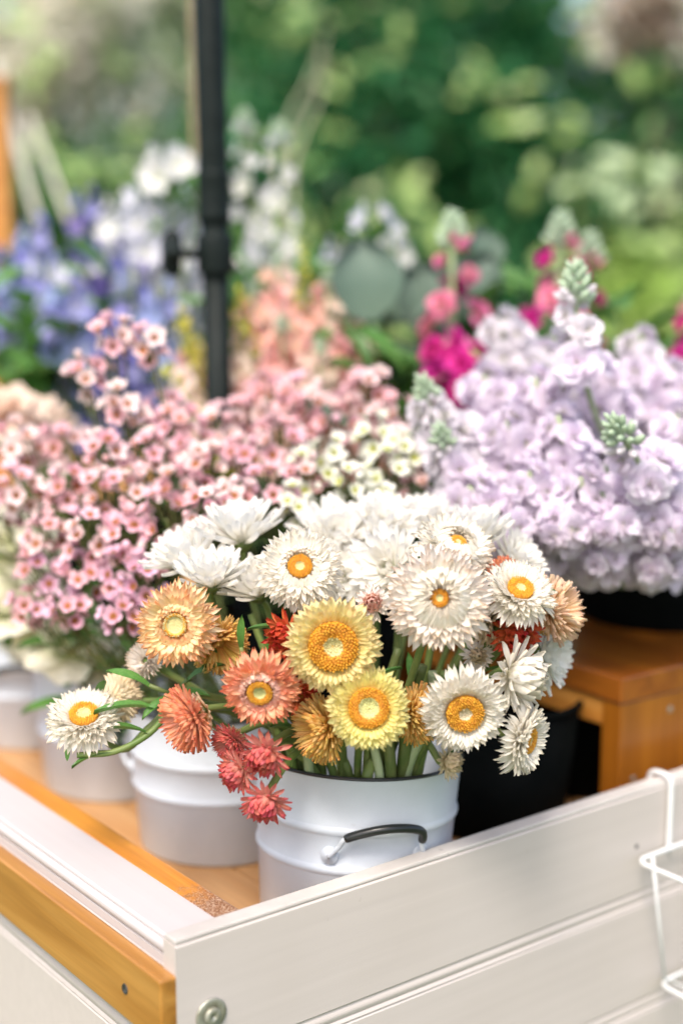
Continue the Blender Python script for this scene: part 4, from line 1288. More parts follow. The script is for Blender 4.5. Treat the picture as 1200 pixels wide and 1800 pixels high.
def ruffle(mk, vi):
    """Double floret: layers of wavy rounded petals."""
    k = ('ruffle', mk, vi)
    if k not in FL:
        r2 = random.Random(100 + vi)
        b = MB()
        for j, (m, ln, el) in enumerate(((5, 1.0, 0.05), (4, 0.86, 0.45), (4, 0.64, 0.9), (3, 0.44, 1.2))):
            for i in range(m):
                a = 2 * math.pi * (i + 0.5 * j) / m + r2.uniform(-.25, .25)
                p = petal(1.10, (p_disc, p_round)[i % 2], bend=0.35, bend0=el + r2.uniform(-.15, .15) - 0.15, cup=r2.uniform(-.10, .18), nl=6, nw=6, wave=0.085 * r2.choice((-1, 1)), tipcurl=-0.6)
                b.add(p, Matrix.Rotation(a, 4, 'Z') @ Matrix.Translation((0, 0.05, 0.03 * j)) @ Matrix.Rotation(r2.uniform(-.3, .3), 4, 'Y') @ Matrix.Scale(ln * r2.uniform(.88, 1.08), 4))
        FL[k] = b.mesh('floret_' + mk, PM[mk])
    return FL[k]


def single(mk, vi, m=5):
    """Open floret of broad petals with a small pale tuft in the middle."""
    k = ('single', mk, vi)
    if k not in FL:
        r2 = random.Random(200 + vi)
        b = MB()
        for i in range(m):
            a = 2 * math.pi * i / m + r2.uniform(-.15, .15)
            p = petal(0.95, p_round, bend=0.4, bend0=r2.uniform(.0, .3), cup=0.15, nl=4, nw=4, wave=0.03)
            b.add(p, Matrix.Rotation(a, 4, 'Z') @ Matrix.Translation((0, 0.06, 0)) @ Matrix.Scale(r2.uniform(.88, 1.05), 4))
        for i in range(4):
            p = petal(0.6, p_oval, bend=0.9, bend0=0.6, cup=0.2, nl=3, nw=3)
            b.add(p, Matrix.Rotation(i * 1.6, 4, 'Z') @ Matrix.Scale(0.32, 4))
        b.tube([V((0, 0, 0.02)), V((0, -0.15, -0.35)), V((0, -0.35, -0.6))], [0.12, 0.09, 0.02], 6)
        FL[k] = b.mesh('floret_' + mk, PM[mk])
    return FL[k]


def snap(mk, vi):
    k = ('snap', mk, vi)
    if k not in FL:
        r2 = random.Random(300 + vi)
        b = MB()
        for i, (a, ln, el) in enumerate(((0.5, 1.0, .9), (-0.5, 1.0, .9), (3.14, 0.9, .35), (2.2, 0.85, .3), (-2.2, 0.85, .3))):
            p = petal(1.0, p_round, bend=0.2, bend0=el, cup=0.1, nl=4, nw=4, wave=0.06, tipcurl=-1.2)
            b.add(p, Matrix.Rotation(a + r2.uniform(-.1, .1), 4, 'Z') @ Matrix.Translation((0, 0.18, 0.0)) @ Matrix.Scale(ln, 4))
        b.lathe([(0.06, -0.9), (0.24, -0.7), (0.30, -0.2), (0.24, 0.1)], 8)
        FL[k] = b.mesh('floret_' + mk, PM[mk])
    return FL[k]


BC = {}


def bud_cluster(name, mats, n=26, seed=3):
    """Tip of a stock spike: little felted buds packed round the stem, unit height."""
    key = (name, seed)
    if key not in BC:
        r2 = random.Random(seed)
        b = MB()
        for k in range(n):
            f = k / n
            a = k * 2.39996
            rad = 0.36 * (1 - f * 0.75) + 0.02
            z = f * 0.95
            s = 0.20 * (1.15 - 0.55 * f)
            o_ = MB(); o_.lathe([(0.02, -1.0), (0.35, -0.7), (0.52, 0.0), (0.40, 0.6), (0.15, 1.0), (0.01, 1.1)], 7)
            d = V((math.cos(a), math.sin(a), 0.5 + 1.2 * f)).normalized()
            b.add(o_, frame(V((rad * math.cos(a), rad * math.sin(a), z)), d, 0, s), 1 if (k < n * 0.3 and r2.random() < .5 and len(mats) > 1) else 0)
            b.tube([V((0, 0, z - 0.12)), V((rad * math.cos(a), rad * math.sin(a), z)) - d * s * 0.9], 0.025, 4, cap=False)
        b.tube([V((0, 0, -0.25)), V((0, 0, 0.9))], [0.075, 0.03], 6)
        BC[key] = b.mesh(name, mats)
    return BC[key]


def spike(name, cat, label, group, base, tip, fl, n, fr, head, buds=None, bud_h=0.03, stemmat='stem_pale', sr=0.0035, rng=RNG, tilt=0.45, front=0.5, taper=0.45, lv=2, bend=None, spread=1.0, leafkind='lance'):
    """A flower spike: stem from base to tip, florets of radius fr spiralling over the last `head` metres, buds at the tip."""
    base = V(base); tip = V(tip)
    t = thing(name, label, cat, base, group)
    ax = (tip - base)
    up0 = V((ax.x * 0.25, ax.y * 0.25, ax.z)).normalized() if bend is None else V(bend).normalized()
    path = bez(base, base + V((ax.x * .1, ax.y * .1, ax.z * .4)), tip - up0 * ax.length * 0.35, tip, 18)
    stem_part(t, base, path, sr * 1.1, sr * 0.7, stemmat)
    # arc length table from the tip
    d = [0.0]
    for k in range(18, 0, -1):
        d.append(d[-1] + (path[k] - path[k - 1]).length)

    def pos(s):
        for k in range(18):
            if d[k + 1] >= s:
                f = (s - d[k]) / max(1e-9, d[k + 1] - d[k]); a_, b_ = path[18 - k], path[17 - k]
                return a_ + (b_ - a_) * f, (a_ - b_).normalized()
        return path[0], (path[1] - path[0]).normalized()
    for i in range(n):
        f = (i + 0.5) / n
        s = head * f
        p, tg = pos(s)
        x = tg.orthogonal().normalized(); y = tg.cross(x)
        a = i * 2.39996 + rng.uniform(-.3, .3)
        rad = x * math.cos(a) + y * math.sin(a)
        sc = fr * (taper + (1 - taper) * min(1, f * 1.7)) * rng.uniform(.88, 1.1)
        nrm = (rad + tg * tilt + V((0, -front, 0)) + V((rng.uniform(-.2, .2), rng.uniform(-.2, .2), rng.uniform(-.1, .25)))).normalized()
        q = p + (rad + tg * 0.25).normalized() * sc * 0.75 * spread
        me = fl[rng.randrange(len(fl))]
        obj('floret', me, t, frame(q - base, nrm, rng.uniform(0, 6), sc))
    if buds:
        p, tg = pos(0.0)
        obj('bud_cluster', buds, t, frame(p - tg * bud_h * 0.1 - base, tg, rng.uniform(0, 6), bud_h))
    for k in range(lv):
        p, tg = pos(head + 0.01 + 0.02 * k)
        a = rng.uniform(0, 6.28)
        put_leaf(t, base, p, V((math.cos(a), math.sin(a), 0.6)), (0, 0, 1), rng.uniform(.05, .08), leafkind)
    return t


RNG.seed(33)
LIL = [ruffle('lilac', i) for i in range(4)] + [ruffle('lilac', 1)]
LILP = [ruffle('lilac_pale', i) for i in range(3)] + [ruffle('lilac', 2)]
BG = [bud_cluster('bud_cluster', [M['bud_green'], PM['lilac_pale']], 26, s) for s in (3, 4)]
tb = V((TUBP.x - 0.02, TUBP.y, ZS + 0.012))


def tbase():
    return tb + V((RNG.uniform(-.05, .04), RNG.uniform(-.05, .04), 0))


GL = 'lilac stock stems in the black tub'
LAB_L = 'lilac stock stem in the dense mass above the black tub on the stool'
special = {
    2: 'lilac stock stem with a tall green bud tip standing above the mass at right',
    12: 'lilac stock stem with green buds bending toward the camera at right',
    4: 'pale lilac stock stem farthest left, beside the magenta flowers',
    9: 'pale lilac stock stem with green buds low on the left of the mass',
    0: 'lilac stock stem at the top left of the mass, behind the green bud tip',
}
tips = [(880, 560, 1.38), (955, 615, 1.36), (1012, 520, 1.22), (1125, 585, 1.38), (752, 700, 1.27), (850, 660, 1.33), (940, 665, 1.29), (1050, 640, 1.30), (1180, 645, 1.33),
        (780, 785, 1.23), (890, 740, 1.25), (980, 730, 1.24), (1098, 775, 1.16), (1190, 730, 1.27), (825, 855, 1.21), (930, 830, 1.20), (1020, 840, 1.19), (1150, 850, 1.20),
        (880, 930, 1.19), (985, 930, 1.17), (1075, 920, 1.17), (1180, 935, 1.18), (960, 985, 1.22), (1060, 985, 1.19), (1160, 985, 1.20), (1230, 820, 1.27), (1235, 640, 1.38), (1240, 950, 1.25)]
for i, (px, py, y) in enumerate(tips):
    y -= 0.065 if py > 650 else 0.03
    c = at(px, py, y)
    big = i in (2, 12)
    isb = big or i in (4, 9)
    low = py > 900
    spike('stock_stem', 'stock flower', special.get(i) or 'lilac stock stem in the %s of the lilac mass, %s' % row_words(tips, i, (630, 700, 800, 870, 960)), None if i in special else GL, tbase(), c, LILP if (i in (4, 9, 0) or py < 620) else LIL, 10 if not big else 7, RNG.uniform(0.021, 0.0265), 0.085 if not low else 0.07,
          BG[i % 2] if isb else None, 0.034 if big else 0.026, bend=(0, 0.05, 1) if i == 2 else ((-0.6, -0.5, 0.75) if i == 12 else None) if not low else (c.x - tb.x, -0.5, 0.0), taper=0.55 if not isb else 0.4,
          spread=1.0 if not low else 0.9, sr=0.003 if not big else 0.0034, lv=0 if big else 2)

# florets hanging clear of the tall bud tips: the tips stand on bare stem
for i, (px, py, y, lab) in enumerate(((1012, 505, 1.33, None),)):
    pass

RNG.seed(41)
MG = [ruffle('magenta', i) for i in range(3)]
PB = [ruffle('pinkbud', i) for i in range(2)] + [ruffle('magenta', 1)]
BP = bud_cluster('bud_cluster', [M['bud_green'], PM['pinkbud']], 24, 7)
mb = V((bk3.x, bk3.y, ZF + 0.012))
for (px, py, y, n, fr, hd, fl, lab, lv) in (
        (795, 425, 1.50, 8, 0.019, 0.12, PB, 'magenta stock stem with a pale bud tip, standing in front of the eucalyptus', 0),
        (985, 425, 1.53, 7, 0.018, 0.10, PB, 'tall magenta stock stem with a pale bud tip, behind the lilac mass', 0),
        (1035, 460, 1.58, 6, 0.014, 0.10, PB, 'pink stock stem right of the tall one, half hidden by the lilac mass', 0),
        (780, 600, 1.45, 14, 0.021, 0.10, MG, 'bright magenta stock head filling the gap left of the lilac mass', 2),
        (830, 620, 1.43, 10, 0.020, 0.08, MG, 'deep magenta stock head low beside the lilac mass', 1),
        (1228, 545, 1.5, 5, 0.015, 0.06, MG, 'magenta stock stem cut by the right edge', 0)):
    spike('stock_stem', 'stock flower', lab, 'magenta stock stems', mb + V((RNG.uniform(-.04, .04), RNG.uniform(-.03, .03), 0)), at(px, py, y), fl, n, fr, hd, BP if lv == 0 else None, 0.038, taper=0.35 if lv == 0 else .8, lv=lv, sr=0.0042, bend=(0, 0, 1) if lv == 0 else None, spread=2.0 if lv == 0 else 1)

# salmon snapdragons
RNG.seed(52)
SN = [snap('salmon', i) for i in range(3)]; SB = [snap('blushsnap', i) for i in range(3)] + [snap('salmon', 0)]
BS = bud_cluster('bud_cluster', [M['bud_green'], PM['blushsnap']], 24, 9)
sb = V((bk2.x, bk2.y, ZF + 0.012))
for i, (px, py, y, fl, lab) in enumerate(((445, 525, 1.55, SN, 'salmon snapdragon spike right beside the black pole'), (490, 470, 1.57, SB, 'tallest blush snapdragon spike behind the waxflowers'),
                                          (535, 530, 1.52, SN, 'salmon snapdragon spike in the middle of the bunch'), (575, 500, 1.55, SB, 'blush snapdragon spike beside the large eucalyptus leaf'),
                                          (615, 560, 1.51, SN, 'salmon snapdragon spike leaning right below the eucalyptus'), (430, 590, 1.53, SB, 'blush snapdragon spike low beside the black pole'),
                                          (495, 580, 1.49, SN, 'salmon snapdragon spike low in front of the others'), (560, 620, 1.48, SB, 'blush snapdragon spike just above the waxflowers'), (655, 600, 1.50, SN, 'salmon snapdragon spike farthest right of the bunch'), (335, 610, 1.53, SB, 'blush snapdragon spike left of the black pole'))):
    spike('snapdragon_stem', 'snapdragon', lab, 'salmon snapdragons', sb + V((RNG.uniform(-.05, .05), RNG.uniform(-.04, .04), 0)), at(px, py, y), fl, 20, 0.027, 0.16, BS, 0.018, sr=0.003, lv=3)

# goldenrod plumes
RNG.seed(61)
for (px, py, y, lab) in ((536, 425, 1.50, 'yellow goldenrod plume between the white larkspur and the eucalyptus'), (292, 640, 1.36, 'yellow green goldenrod plume left of the black pole'), (312, 545, 1.50, 'yellow goldenrod plume touching the left of the pole'), (418, 500, 1.50, 'yellow goldenrod plume touching the right of the pole')):
    base = sb + V((RNG.uniform(-.05, .03), RNG.uniform(-.03, .03), 0)); tip = at(px, py, y)
    t = thing('goldenrod_stem', lab, 'goldenrod', base, 'goldenrod plumes')
    path = bez(base, base + V((0, 0, .2)), tip - V((0, 0, .1)), tip, 14)
    stem_part(t, base, path, 0.0022, 0.001)
    b = MB()
    for k in range(260):
        f = RNG.random() ** 0.7
        p = path[14] + (path[8] - path[14]) * f
        d = V((RNG.gauss(0, 1), RNG.gauss(0, 1), RNG.gauss(0, .5) + .4)).normalized()
        p = p + d * (0.006 + 0.026 * f) * RNG.uniform(.3, 1)
        b.add(petal(0.8, p_oval, bend=0.5, nl=3, nw=3), frame(p - base, d, RNG.uniform(0, 6), RNG.uniform(.005, .009)))
    o = obj('plume', b.mesh('plume', PM['goldenrod']), t); o['kind'] = 'stuff'

# delphiniums and white larkspur
RNG.seed(72)
BL = [single('blue', i) for i in range(2)]; VI = [single('violet', i) for i in range(2)]; MI = [single('mist', i) for i in range(3)]; SW = [single('snow', i) for i in range(2)]
BD = bud_cluster('bud_cluster', [M['bud_green'], PM['mist']], 22, 12)
db = V((bk1.x, bk1.y, ZF + 0.012))
for i, (px, py, y, fl, n, fr, hd, lab) in enumerate((
        (60, 385, 1.80, BL, 16, 0.021, 0.16, 'blue delphinium spike at the far left, top of the bunch'),
        (120, 500, 1.62, BL, 13, 0.026, 0.13, 'light blue delphinium spike low in front, above the waxflowers'),
        (150, 330, 1.85, VI + BL, 13, 0.016, 0.14, 'slender violet delphinium spike in front of the orange timber'),
        (195, 430, 1.75, VI, 18, 0.018, 0.18, 'violet delphinium spike in the middle of the blue bunch'),
        (235, 470, 1.68, BL + VI, 16, 0.019, 0.18, 'deep blue delphinium spike right of the middle, above the pink sprig'),
        (195, 590, 1.58, VI, 12, 0.018, 0.14, 'dark violet delphinium spike hidden low behind the pink sprig'),
        (280, 500, 1.66, BL + BL + MI[:1], 14, 0.020, 0.14, 'pale blue delphinium spike beside the clamp knob'),
        (20, 430, 1.72, BL, 14, 0.022, 0.13, 'blue delphinium spike cut by the left edge'),
        (78, 455, 1.70, BL + MI[:1], 12, 0.020, 0.10, 'mixed blue and lavender delphinium spike left of the light blue one'),
        (255, 330, 1.76, MI, 15, 0.023, 0.15, 'pale lavender delphinium spike left of the pole, above the clamp'),
        (320, 330, 1.78, MI, 14, 0.022, 0.15, 'pale lavender delphinium spike touching the left of the pole'),
        (205, 340, 1.82, SW + MI, 12, 0.018, 0.12, 'white lavender delphinium spike between the violet and the pale ones'),
        (298, 268, 1.74, SW, 5, 0.020, 0.035, 'white floret head standing highest left of the pole'),
        (348, 268, 1.74, SW, 3, 0.011, 0.02, 'small white floret head overlapping the left of the pole'),
        (430, 228, 1.78, SW, 11, 0.0145, 0.16, 'white larkspur spike right beside the black pole'),
        (490, 248, 1.78, SW, 11, 0.0145, 0.17, 'white larkspur spike right of the one beside the pole'),
        (452, 350, 1.72, MI + SW, 7, 0.014, 0.10, 'pale lilac larkspur spike low between the two white ones'),
        (662, 372, 1.74, MI, 3, 0.018, 0.03, 'pale lavender floret head above the eucalyptus leaves'),
        (690, 410, 1.70, SW, 5, 0.014, 0.05, 'white larkspur spike right of the large eucalyptus leaf'),
        (600, 415, 1.74, MI, 6, 0.018, 0.06, 'pale lavender larkspur spike left of the large eucalyptus leaf'))):
    b_ = (db if px < 350 else sb) + V((RNG.uniform(-.05, .05), RNG.uniform(-.04, .04), 0))
    spike('delphinium_stem', 'delphinium', lab, 'delphinium and larkspur spikes', b_, at(px, py, y), fl, n, fr * 1.3, hd * 1.1, BD if (n > 8 and px > 350) else None, 0.03, 'stem', 0.0028, tilt=0.2, front=0.35, taper=0.5, lv=3, leafkind='broad', bend=(0, 0, 1))

# eucalyptus
RNG.seed(83)


def eucalyptus(label, base, pts, leaves):
    base = V(base)
    t = thing('eucalyptus_branch', label, 'eucalyptus', base, 'eucalyptus branches')
    path = catmull([base] + [at(*p) for p in pts], 6)
    b = MB(); b.tube([p - base for p in path], [0.003 - 0.0015 * k / len(path) for k in range(len(path))], 6)
    obj('branch', b.mesh('branch', M['twig']), t)
    for (px, py, y, lpx, d, up) in leaves:
        c = at(px, py, y); ln = px_m(lpx, c)
        d = V(d).normalized()
        put_leaf(t, base, c - d * ln / 2, d, up, ln, 'round')


eucalyptus('eucalyptus branch with one very large grey green leaf right of the snapdragons', sb + V((0.04, 0, 0)), [(600, 700, 1.56), (650, 560, 1.54), (655, 430, 1.56)],
           [(640, 487, 1.50, 150, (-0.12, 0.1, 1), (0.1, -1, 0.25)), (705, 520, 1.56, 110, (0.6, 0.2, 0.8), (0.2, -1, 0.2)), (590, 640, 1.53, 90, (-0.7, -0.2, 0.5), (0, -1, 0.6)), (560, 735, 1.38, 110, (-0.9, -0.3, 0.1), (0, -0.7, 1))])
eucalyptus('eucalyptus branch with orange edged leaves behind the magenta stock', mb + V((-0.04, 0, 0)), [(740, 690, 1.58), (770, 560, 1.58), (870, 500, 1.60), (845, 420, 1.62)],
           [(745, 525, 1.56, 140, (-0.2, 0.2, 1), (0.3, -1, 0.2)), (835, 500, 1.58, 130, (0.5, 0.1, 0.9), (-0.2, -1, 0.2)), (845, 440, 1.60, 90, (-0.3, 0.2, 1), (0.6, -1, 0.2)), (700, 640, 1.50, 100, (-0.4, -0.2, 0.9), (0.5, -1, 0.3)), (780, 620, 1.54, 110, (0.7, 0, 0.5), (0, -1, 0.5))])

# cream lisianthus and leaves in the third and farthest buckets, peach rose
RNG.seed(91)
CR = [ruffle('creamrose', i) for i in range(3)]; PR = [ruffle('peachrose', i) for i in range(2)]
for (px, py, y, fr, bi, fl, lab) in ((35, 1075, 1.27, 0.052, 2, CR, 'cream lisianthus low at the left edge above the third bucket'), (115, 1140, 1.24, 0.040, 2, CR, 'cream lisianthus resting on the rim of the third bucket'),
                                     (8, 975, 1.30, 0.060, 3, CR, 'large cream lisianthus cut by the left edge, below the waxflowers'), (70, 1100, 1.32, 0.045, 2, CR, 'cream lisianthus between the two others above the third bucket'),
                                     (10, 728, 1.45, 0.040, 3, PR, 'blurred peach rose at the left edge above the waxflowers'), (58, 735, 1.50, 0.036, 3, PR, 'blurred pale peach rose behind the waxflowers near the left edge')):
    base = V((Bs[bi].x + RNG.uniform(-.02, .02), Bs[bi].y + RNG.uniform(-.02, .02), ZF + 0.014)); c = at(px, py, y)
    t = thing('rose' if fl is PR else 'lisianthus', lab, 'rose' if fl is PR else 'lisianthus', base)
    stem_part(t, base, bez(base, base + V((0, 0, .08)), c - V((0, 0, .05)), c, 12), 0.003, 0.0025)
    nrm = V((RNG.uniform(-.3, .3), -0.6, 0.8)).normalized()
    obj('flower_head', fl[RNG.randrange(len(fl))], t, frame(c - base, nrm, RNG.uniform(0, 6), fr))
    obj('flower_head', fl[RNG.randrange(len(fl))], t, frame(c - base + V((0.02, 0.02, -0.012)), V((.6, -.4, .7)), RNG.uniform(0, 6), fr * .8))
    for k in range(2):
        a = RNG.uniform(0, 6.28)
        put_leaf(t, base, c - V((0, 0, 0.03 + 0.006 * k)), V((math.cos(a) * .6, abs(math.sin(a)) * .6, 0.8)), (0, -1, 0.3), 0.04, 'broad')

# leafy greenery that fills the bunches
for (lab, bs, spots, kind) in (
        ('dark green leafy branch at the far left under the blue delphiniums', db, [(40, 580, 1.66), (90, 600, 1.66), (20, 640, 1.62), (110, 650, 1.6), (60, 670, 1.6), (150, 560, 1.7), (30, 520, 1.76)], 'broad'),
        ('dark green leafy branch inside the third bucket behind the waxflower stems', V((Bs[2].x, Bs[2].y, ZF + .014)), [(170, 1130, 1.27), (190, 1150, 1.26), (200, 1140, 1.26), (180, 1165, 1.25)], 'lance'),
        ('green leafy branch behind the salmon snapdragons', sb, [(430, 480, 1.70), (520, 500, 1.70), (600, 560, 1.64), (470, 560, 1.66), (560, 600, 1.6), (640, 600, 1.6), (420, 560, 1.66), (500, 660, 1.55), (620, 680, 1.5)], 'lance'),
        ('green leafy branch behind the magenta stock', mb, [(740, 600, 1.6), (830, 560, 1.6), (900, 560, 1.6), (700, 700, 1.5), (760, 680, 1.5), (1000, 560, 1.6), (1100, 600, 1.6)], 'broad')):
    for j in range(2):
        base = bs + V((RNG.uniform(-.03, .03), RNG.uniform(-.03, .03), 0))
        t = thing('leafy_branch', lab if j == 0 else lab.replace('leafy branch', 'leafy shoot, lower of the pair,'), 'foliage', base)
        c = at(*spots[len(spots) // 2])
        path = bez(base, base + V((0, 0, .1)), c - V((0, 0, .06)), c, 10)
        b = MB(); b.tube([p - base for p in path], 0.0025, 6); obj('stem', b.mesh('stem', M['twig']), t)
        for k in range(26 if len(spots) > 4 else 9):
            q = at(*spots[RNG.randrange(len(spots))]) + V((RNG.gauss(0, .02), RNG.gauss(0, .02), RNG.gauss(0, .02) - 0.02 * j))
            a = RNG.uniform(0, 6.28)
            put_leaf(t, base, q, V((math.cos(a), math.sin(a) - .3, RNG.uniform(-.1, .9))), (0, -.4, 1), RNG.uniform(.05, .085), kind)

# ------------------------------------------------------------------ orange timber uprights and white ropes at the far left
def post(label, px, y, w, z1, px2=None):
    c = at(px, 500, y)
    t = thing('timber_post', label, 'post', (c.x, c.y, 0))
    obj('upright', bevel_box('upright', (-w / 2, -0.02, 0), (w / 2, 0.02, z1), M['wood'], 0.002), t)
    obj('foot_block', bevel_box('foot_block', (-w, -0.06, 0.0), (w, -0.0204, 0.08), M['wood'], 0.003), t)
    obj('cap', bevel_box('cap', (-w * .6, -0.024, z1 + .0004), (w * .6, 0.024, z1 + 0.012), M['wood'], 0.002), t)
    return t


post('honey coloured timber post at the left edge behind the blue delphiniums', -2, 2.3, 0.05, at(0, 150, 2.3).z)
c0, c1 = at(95, 340, 2.5), at(180, 340, 2.5)
t = thing('timber_crate', 'honey coloured timber crate end glimpsed between the blue delphiniums', 'crate', (c0.x, c0.y, 0.7))
for k in range(6):
    obj('board', bevel_box('board', (0.0, 0.0, 0.03 + 0.085 * k), (0.17, 0.018, 0.03 + 0.085 * k + 0.08), M['wood_floor'], 0.002), t)
for xx in (0.0, 0.14):
    obj('corner_post', bevel_box('corner_post', (xx, 0.0184, -0.70), (xx + 0.03, 0.05, 0.55), M['wood'], 0.002), t)
M['rope'] = plain_mat('pale_canvas_strap', (0.50, 0.47, 0.42), (0.42, 0.40, 0.35), 0.8, 200, bump=0.4)
for (a, c, w, lab) in (((-10, 100), (62, 370), 0.012, 'pale canvas strap slanting down at the left, nearer the timber post'), ((50, 200), (120, 380), 0.010, 'pale canvas strap slanting down at the left, right of the other one')):
    p, q = at(a[0], a[1], 2.6), at(c[0], c[1], 2.5)
    t = thing('guy_strap', lab, 'strap', (q.x, q.y, q.z), 'canvas guy straps')
    d = (p - q); e = d * 1.9
    b = MB(); m_ = 10
    pts = []
    for k in range(m_ + 1):
        f = -0.9 + 1.9 * k / m_
        for s in (-1, 1):
            pts.append(d * f + V((s * w * .5, 0, 0)) + V((0, 0.004 * math.sin(k), 0)))
    for k in range(m_ + 1):
        for s in (1, -1):
            pts.append(d * (-0.9 + 1.9 * k / m_) + V((s * w * .5, 0.002, 0)) + V((0, 0.004 * math.sin(k), 0)))
    b.grid(pts[:2 * (m_ + 1)], 2, m_ + 1); b.grid(pts[2 * (m_ + 1):], 2, m_ + 1)
    obj('webbing', b.mesh('webbing', M['rope']), t)
    b = MB(); b.box((-w * .7, -0.004, -0.012), (w * .7, 0.006, 0.012)); obj('buckle', b.mesh('buckle', M['zinc'], smooth=False), t, Matrix.Translation(d * -0.9))
# slim tan stake just behind the pole
c = at(344, 300, 2.1)
t = thing('bamboo_stake', 'slim tan bamboo stake just left of and behind the black pole', 'stake', (c.x, c.y, 0))
M['bamboo'] = plain_mat('bamboo', (0.34, 0.24, 0.14), (0.42, 0.31, 0.19), 0.5, 20)
prof = [(0.001, 0)]
for k in range(9):
    z = k * 0.24
    prof += [(0.0033, z + 0.004), (0.0041, z + 0.008), (0.0033, z + 0.012), (0.0032, z + 0.23)]
lathe_part('cane', prof, M['bamboo'], t, Matrix.Identity(4), 12)
b = MB(); b.tube([V((0, 0, 1.45)), V((0.0, 0, 1.47))], 0.005, 10); obj('tie', b.mesh('tie', M['twig']), t)

# ------------------------------------------------------------------ garden behind: shrubs of separate leaves
def leaf_shape(w, ln):
    b = MB()
    b.v = [(0, 0, 0), (-w * .42, ln * .35, .06 * ln), (0, ln * .4, -.02 * ln), (w * .42, ln * .35, .06 * ln), (-w * .3, ln * .72, .03 * ln), (0, ln * .75, -.03 * ln), (w * .3, ln * .72, .03 * ln), (0, ln, -.10 * ln)]
    b.uv = [(.5, 0), (0, .35), (.5, .4), (1, .35), (0, .7), (.5, .7), (1, .7), (.5, 1)]
    b.f = [(0, 2, 1), (0, 3, 2), (1, 2, 5, 4), (2, 3, 6, 5), (4, 5, 7), (5, 6, 7)]
    b.mi = [0] * 6
    return b


def foliage_mat(name, a, b_, c, rough=0.32, trans=0.3, spec=0.5):
    """Leaves of many greens: colour differs from leaf to leaf (random per island)."""
    m, nt, bs, out = new_mat(name)
    L = nt.links
    ge = nd(nt, 'ShaderNodeNewGeometry')
    r = ramp(nt, [(0.0, a), (0.55, b_), (0.90, b_), (0.93, c)]); L.new(ge.outputs['Random Per Island'], r.inputs[0])  # the brightest few leaves carry sunlit highlights in their colour
    L.new(r.outputs[0], bs.inputs['Base Color'])
    bs.inputs['Roughness'].default_value = rough; bs.inputs['Specular IOR Level'].default_value = spec
    tr = nd(nt, 'ShaderNodeBsdfTranslucent'); L.new(r.outputs[0], tr.inputs[0])
    mx = nd(nt, 'ShaderNodeMixShader'); mx.inputs[0].default_value = trans
    L.new(bs.outputs[0], mx.inputs[1]); L.new(tr.outputs[0], mx.inputs[2]); L.new(mx.outputs[0], out.inputs[0])
    return m


FM = {
    'dark': foliage_mat('dark_evergreen_leaves', (0.015, 0.095, 0.035), (0.04, 0.18, 0.065), (0.16, 0.34, 0.10), rough=0.4, spec=0.22),
    'young': foliage_mat('pale_young_leaves', (0.36, 0.56, 0.16), (0.56, 0.72, 0.28), (0.74, 0.82, 0.46), rough=0.25, trans=0.4),  # sunlit highlights put into the leaf colour
    'young_grey': foliage_mat('silver_young_leaves', (0.70, 0.68, 0.54), (0.82, 0.78, 0.68), (0.86, 0.80, 0.73), rough=0.35, trans=0.4),  # glow of bright sky gaps put into the leaf colour
    'mid': foliage_mat('mid_green_leaves', (0.035, 0.13, 0.035), (0.09, 0.24, 0.07), (0.30, 0.42, 0.16), rough=0.4, spec=0.22),
    'grey': foliage_mat('grey_green_leaves', (0.14, 0.22, 0.11), (0.28, 0.36, 0.20), (0.60, 0.60, 0.48), rough=0.45, spec=0.2),
    'lime': foliage_mat('lime_green_leaves', (0.24, 0.38, 0.07), (0.34, 0.50, 0.11), (0.50, 0.60, 0.22), rough=0.4, spec=0.2),
    'pale': foliage_mat('variegated_pale_leaves', (0.36, 0.52, 0.24), (0.50, 0.62, 0.36), (0.62, 0.70, 0.48)),  # sunlight on these leaves is put into their pale colour
    'tan': foliage_mat('dry_tan_leaves', (0.30, 0.20, 0.12), (0.50, 0.36, 0.26), (0.75, 0.64, 0.54), rough=0.5, spec=0.15),
}
M['bark'] = plain_mat('grey_brown_bark', (0.16, 0.12, 0.09), (0.25, 0.20, 0.16), 0.9, 12, bump=0.8)
M['bark_pale'] = plain_mat('pale_bark', (0.40, 0.32, 0.26), (0.52, 0.43, 0.36), 0.85, 9, bump=0.6)


def clumpy(rng, n_cl, rx, ry, rz):
    out = []
    for k in range(n_cl):
        d = V((rng.gauss(0, 1), rng.gauss(0, 1), rng.gauss(0, 1))).normalized()
        f = rng.uniform(0.45, 1.0)
        out.append((V((d.x * rx * f, d.y * ry * f, d.z * rz * f)), rng.uniform(0.16, 0.34) * min(rx, rz)))
    return out


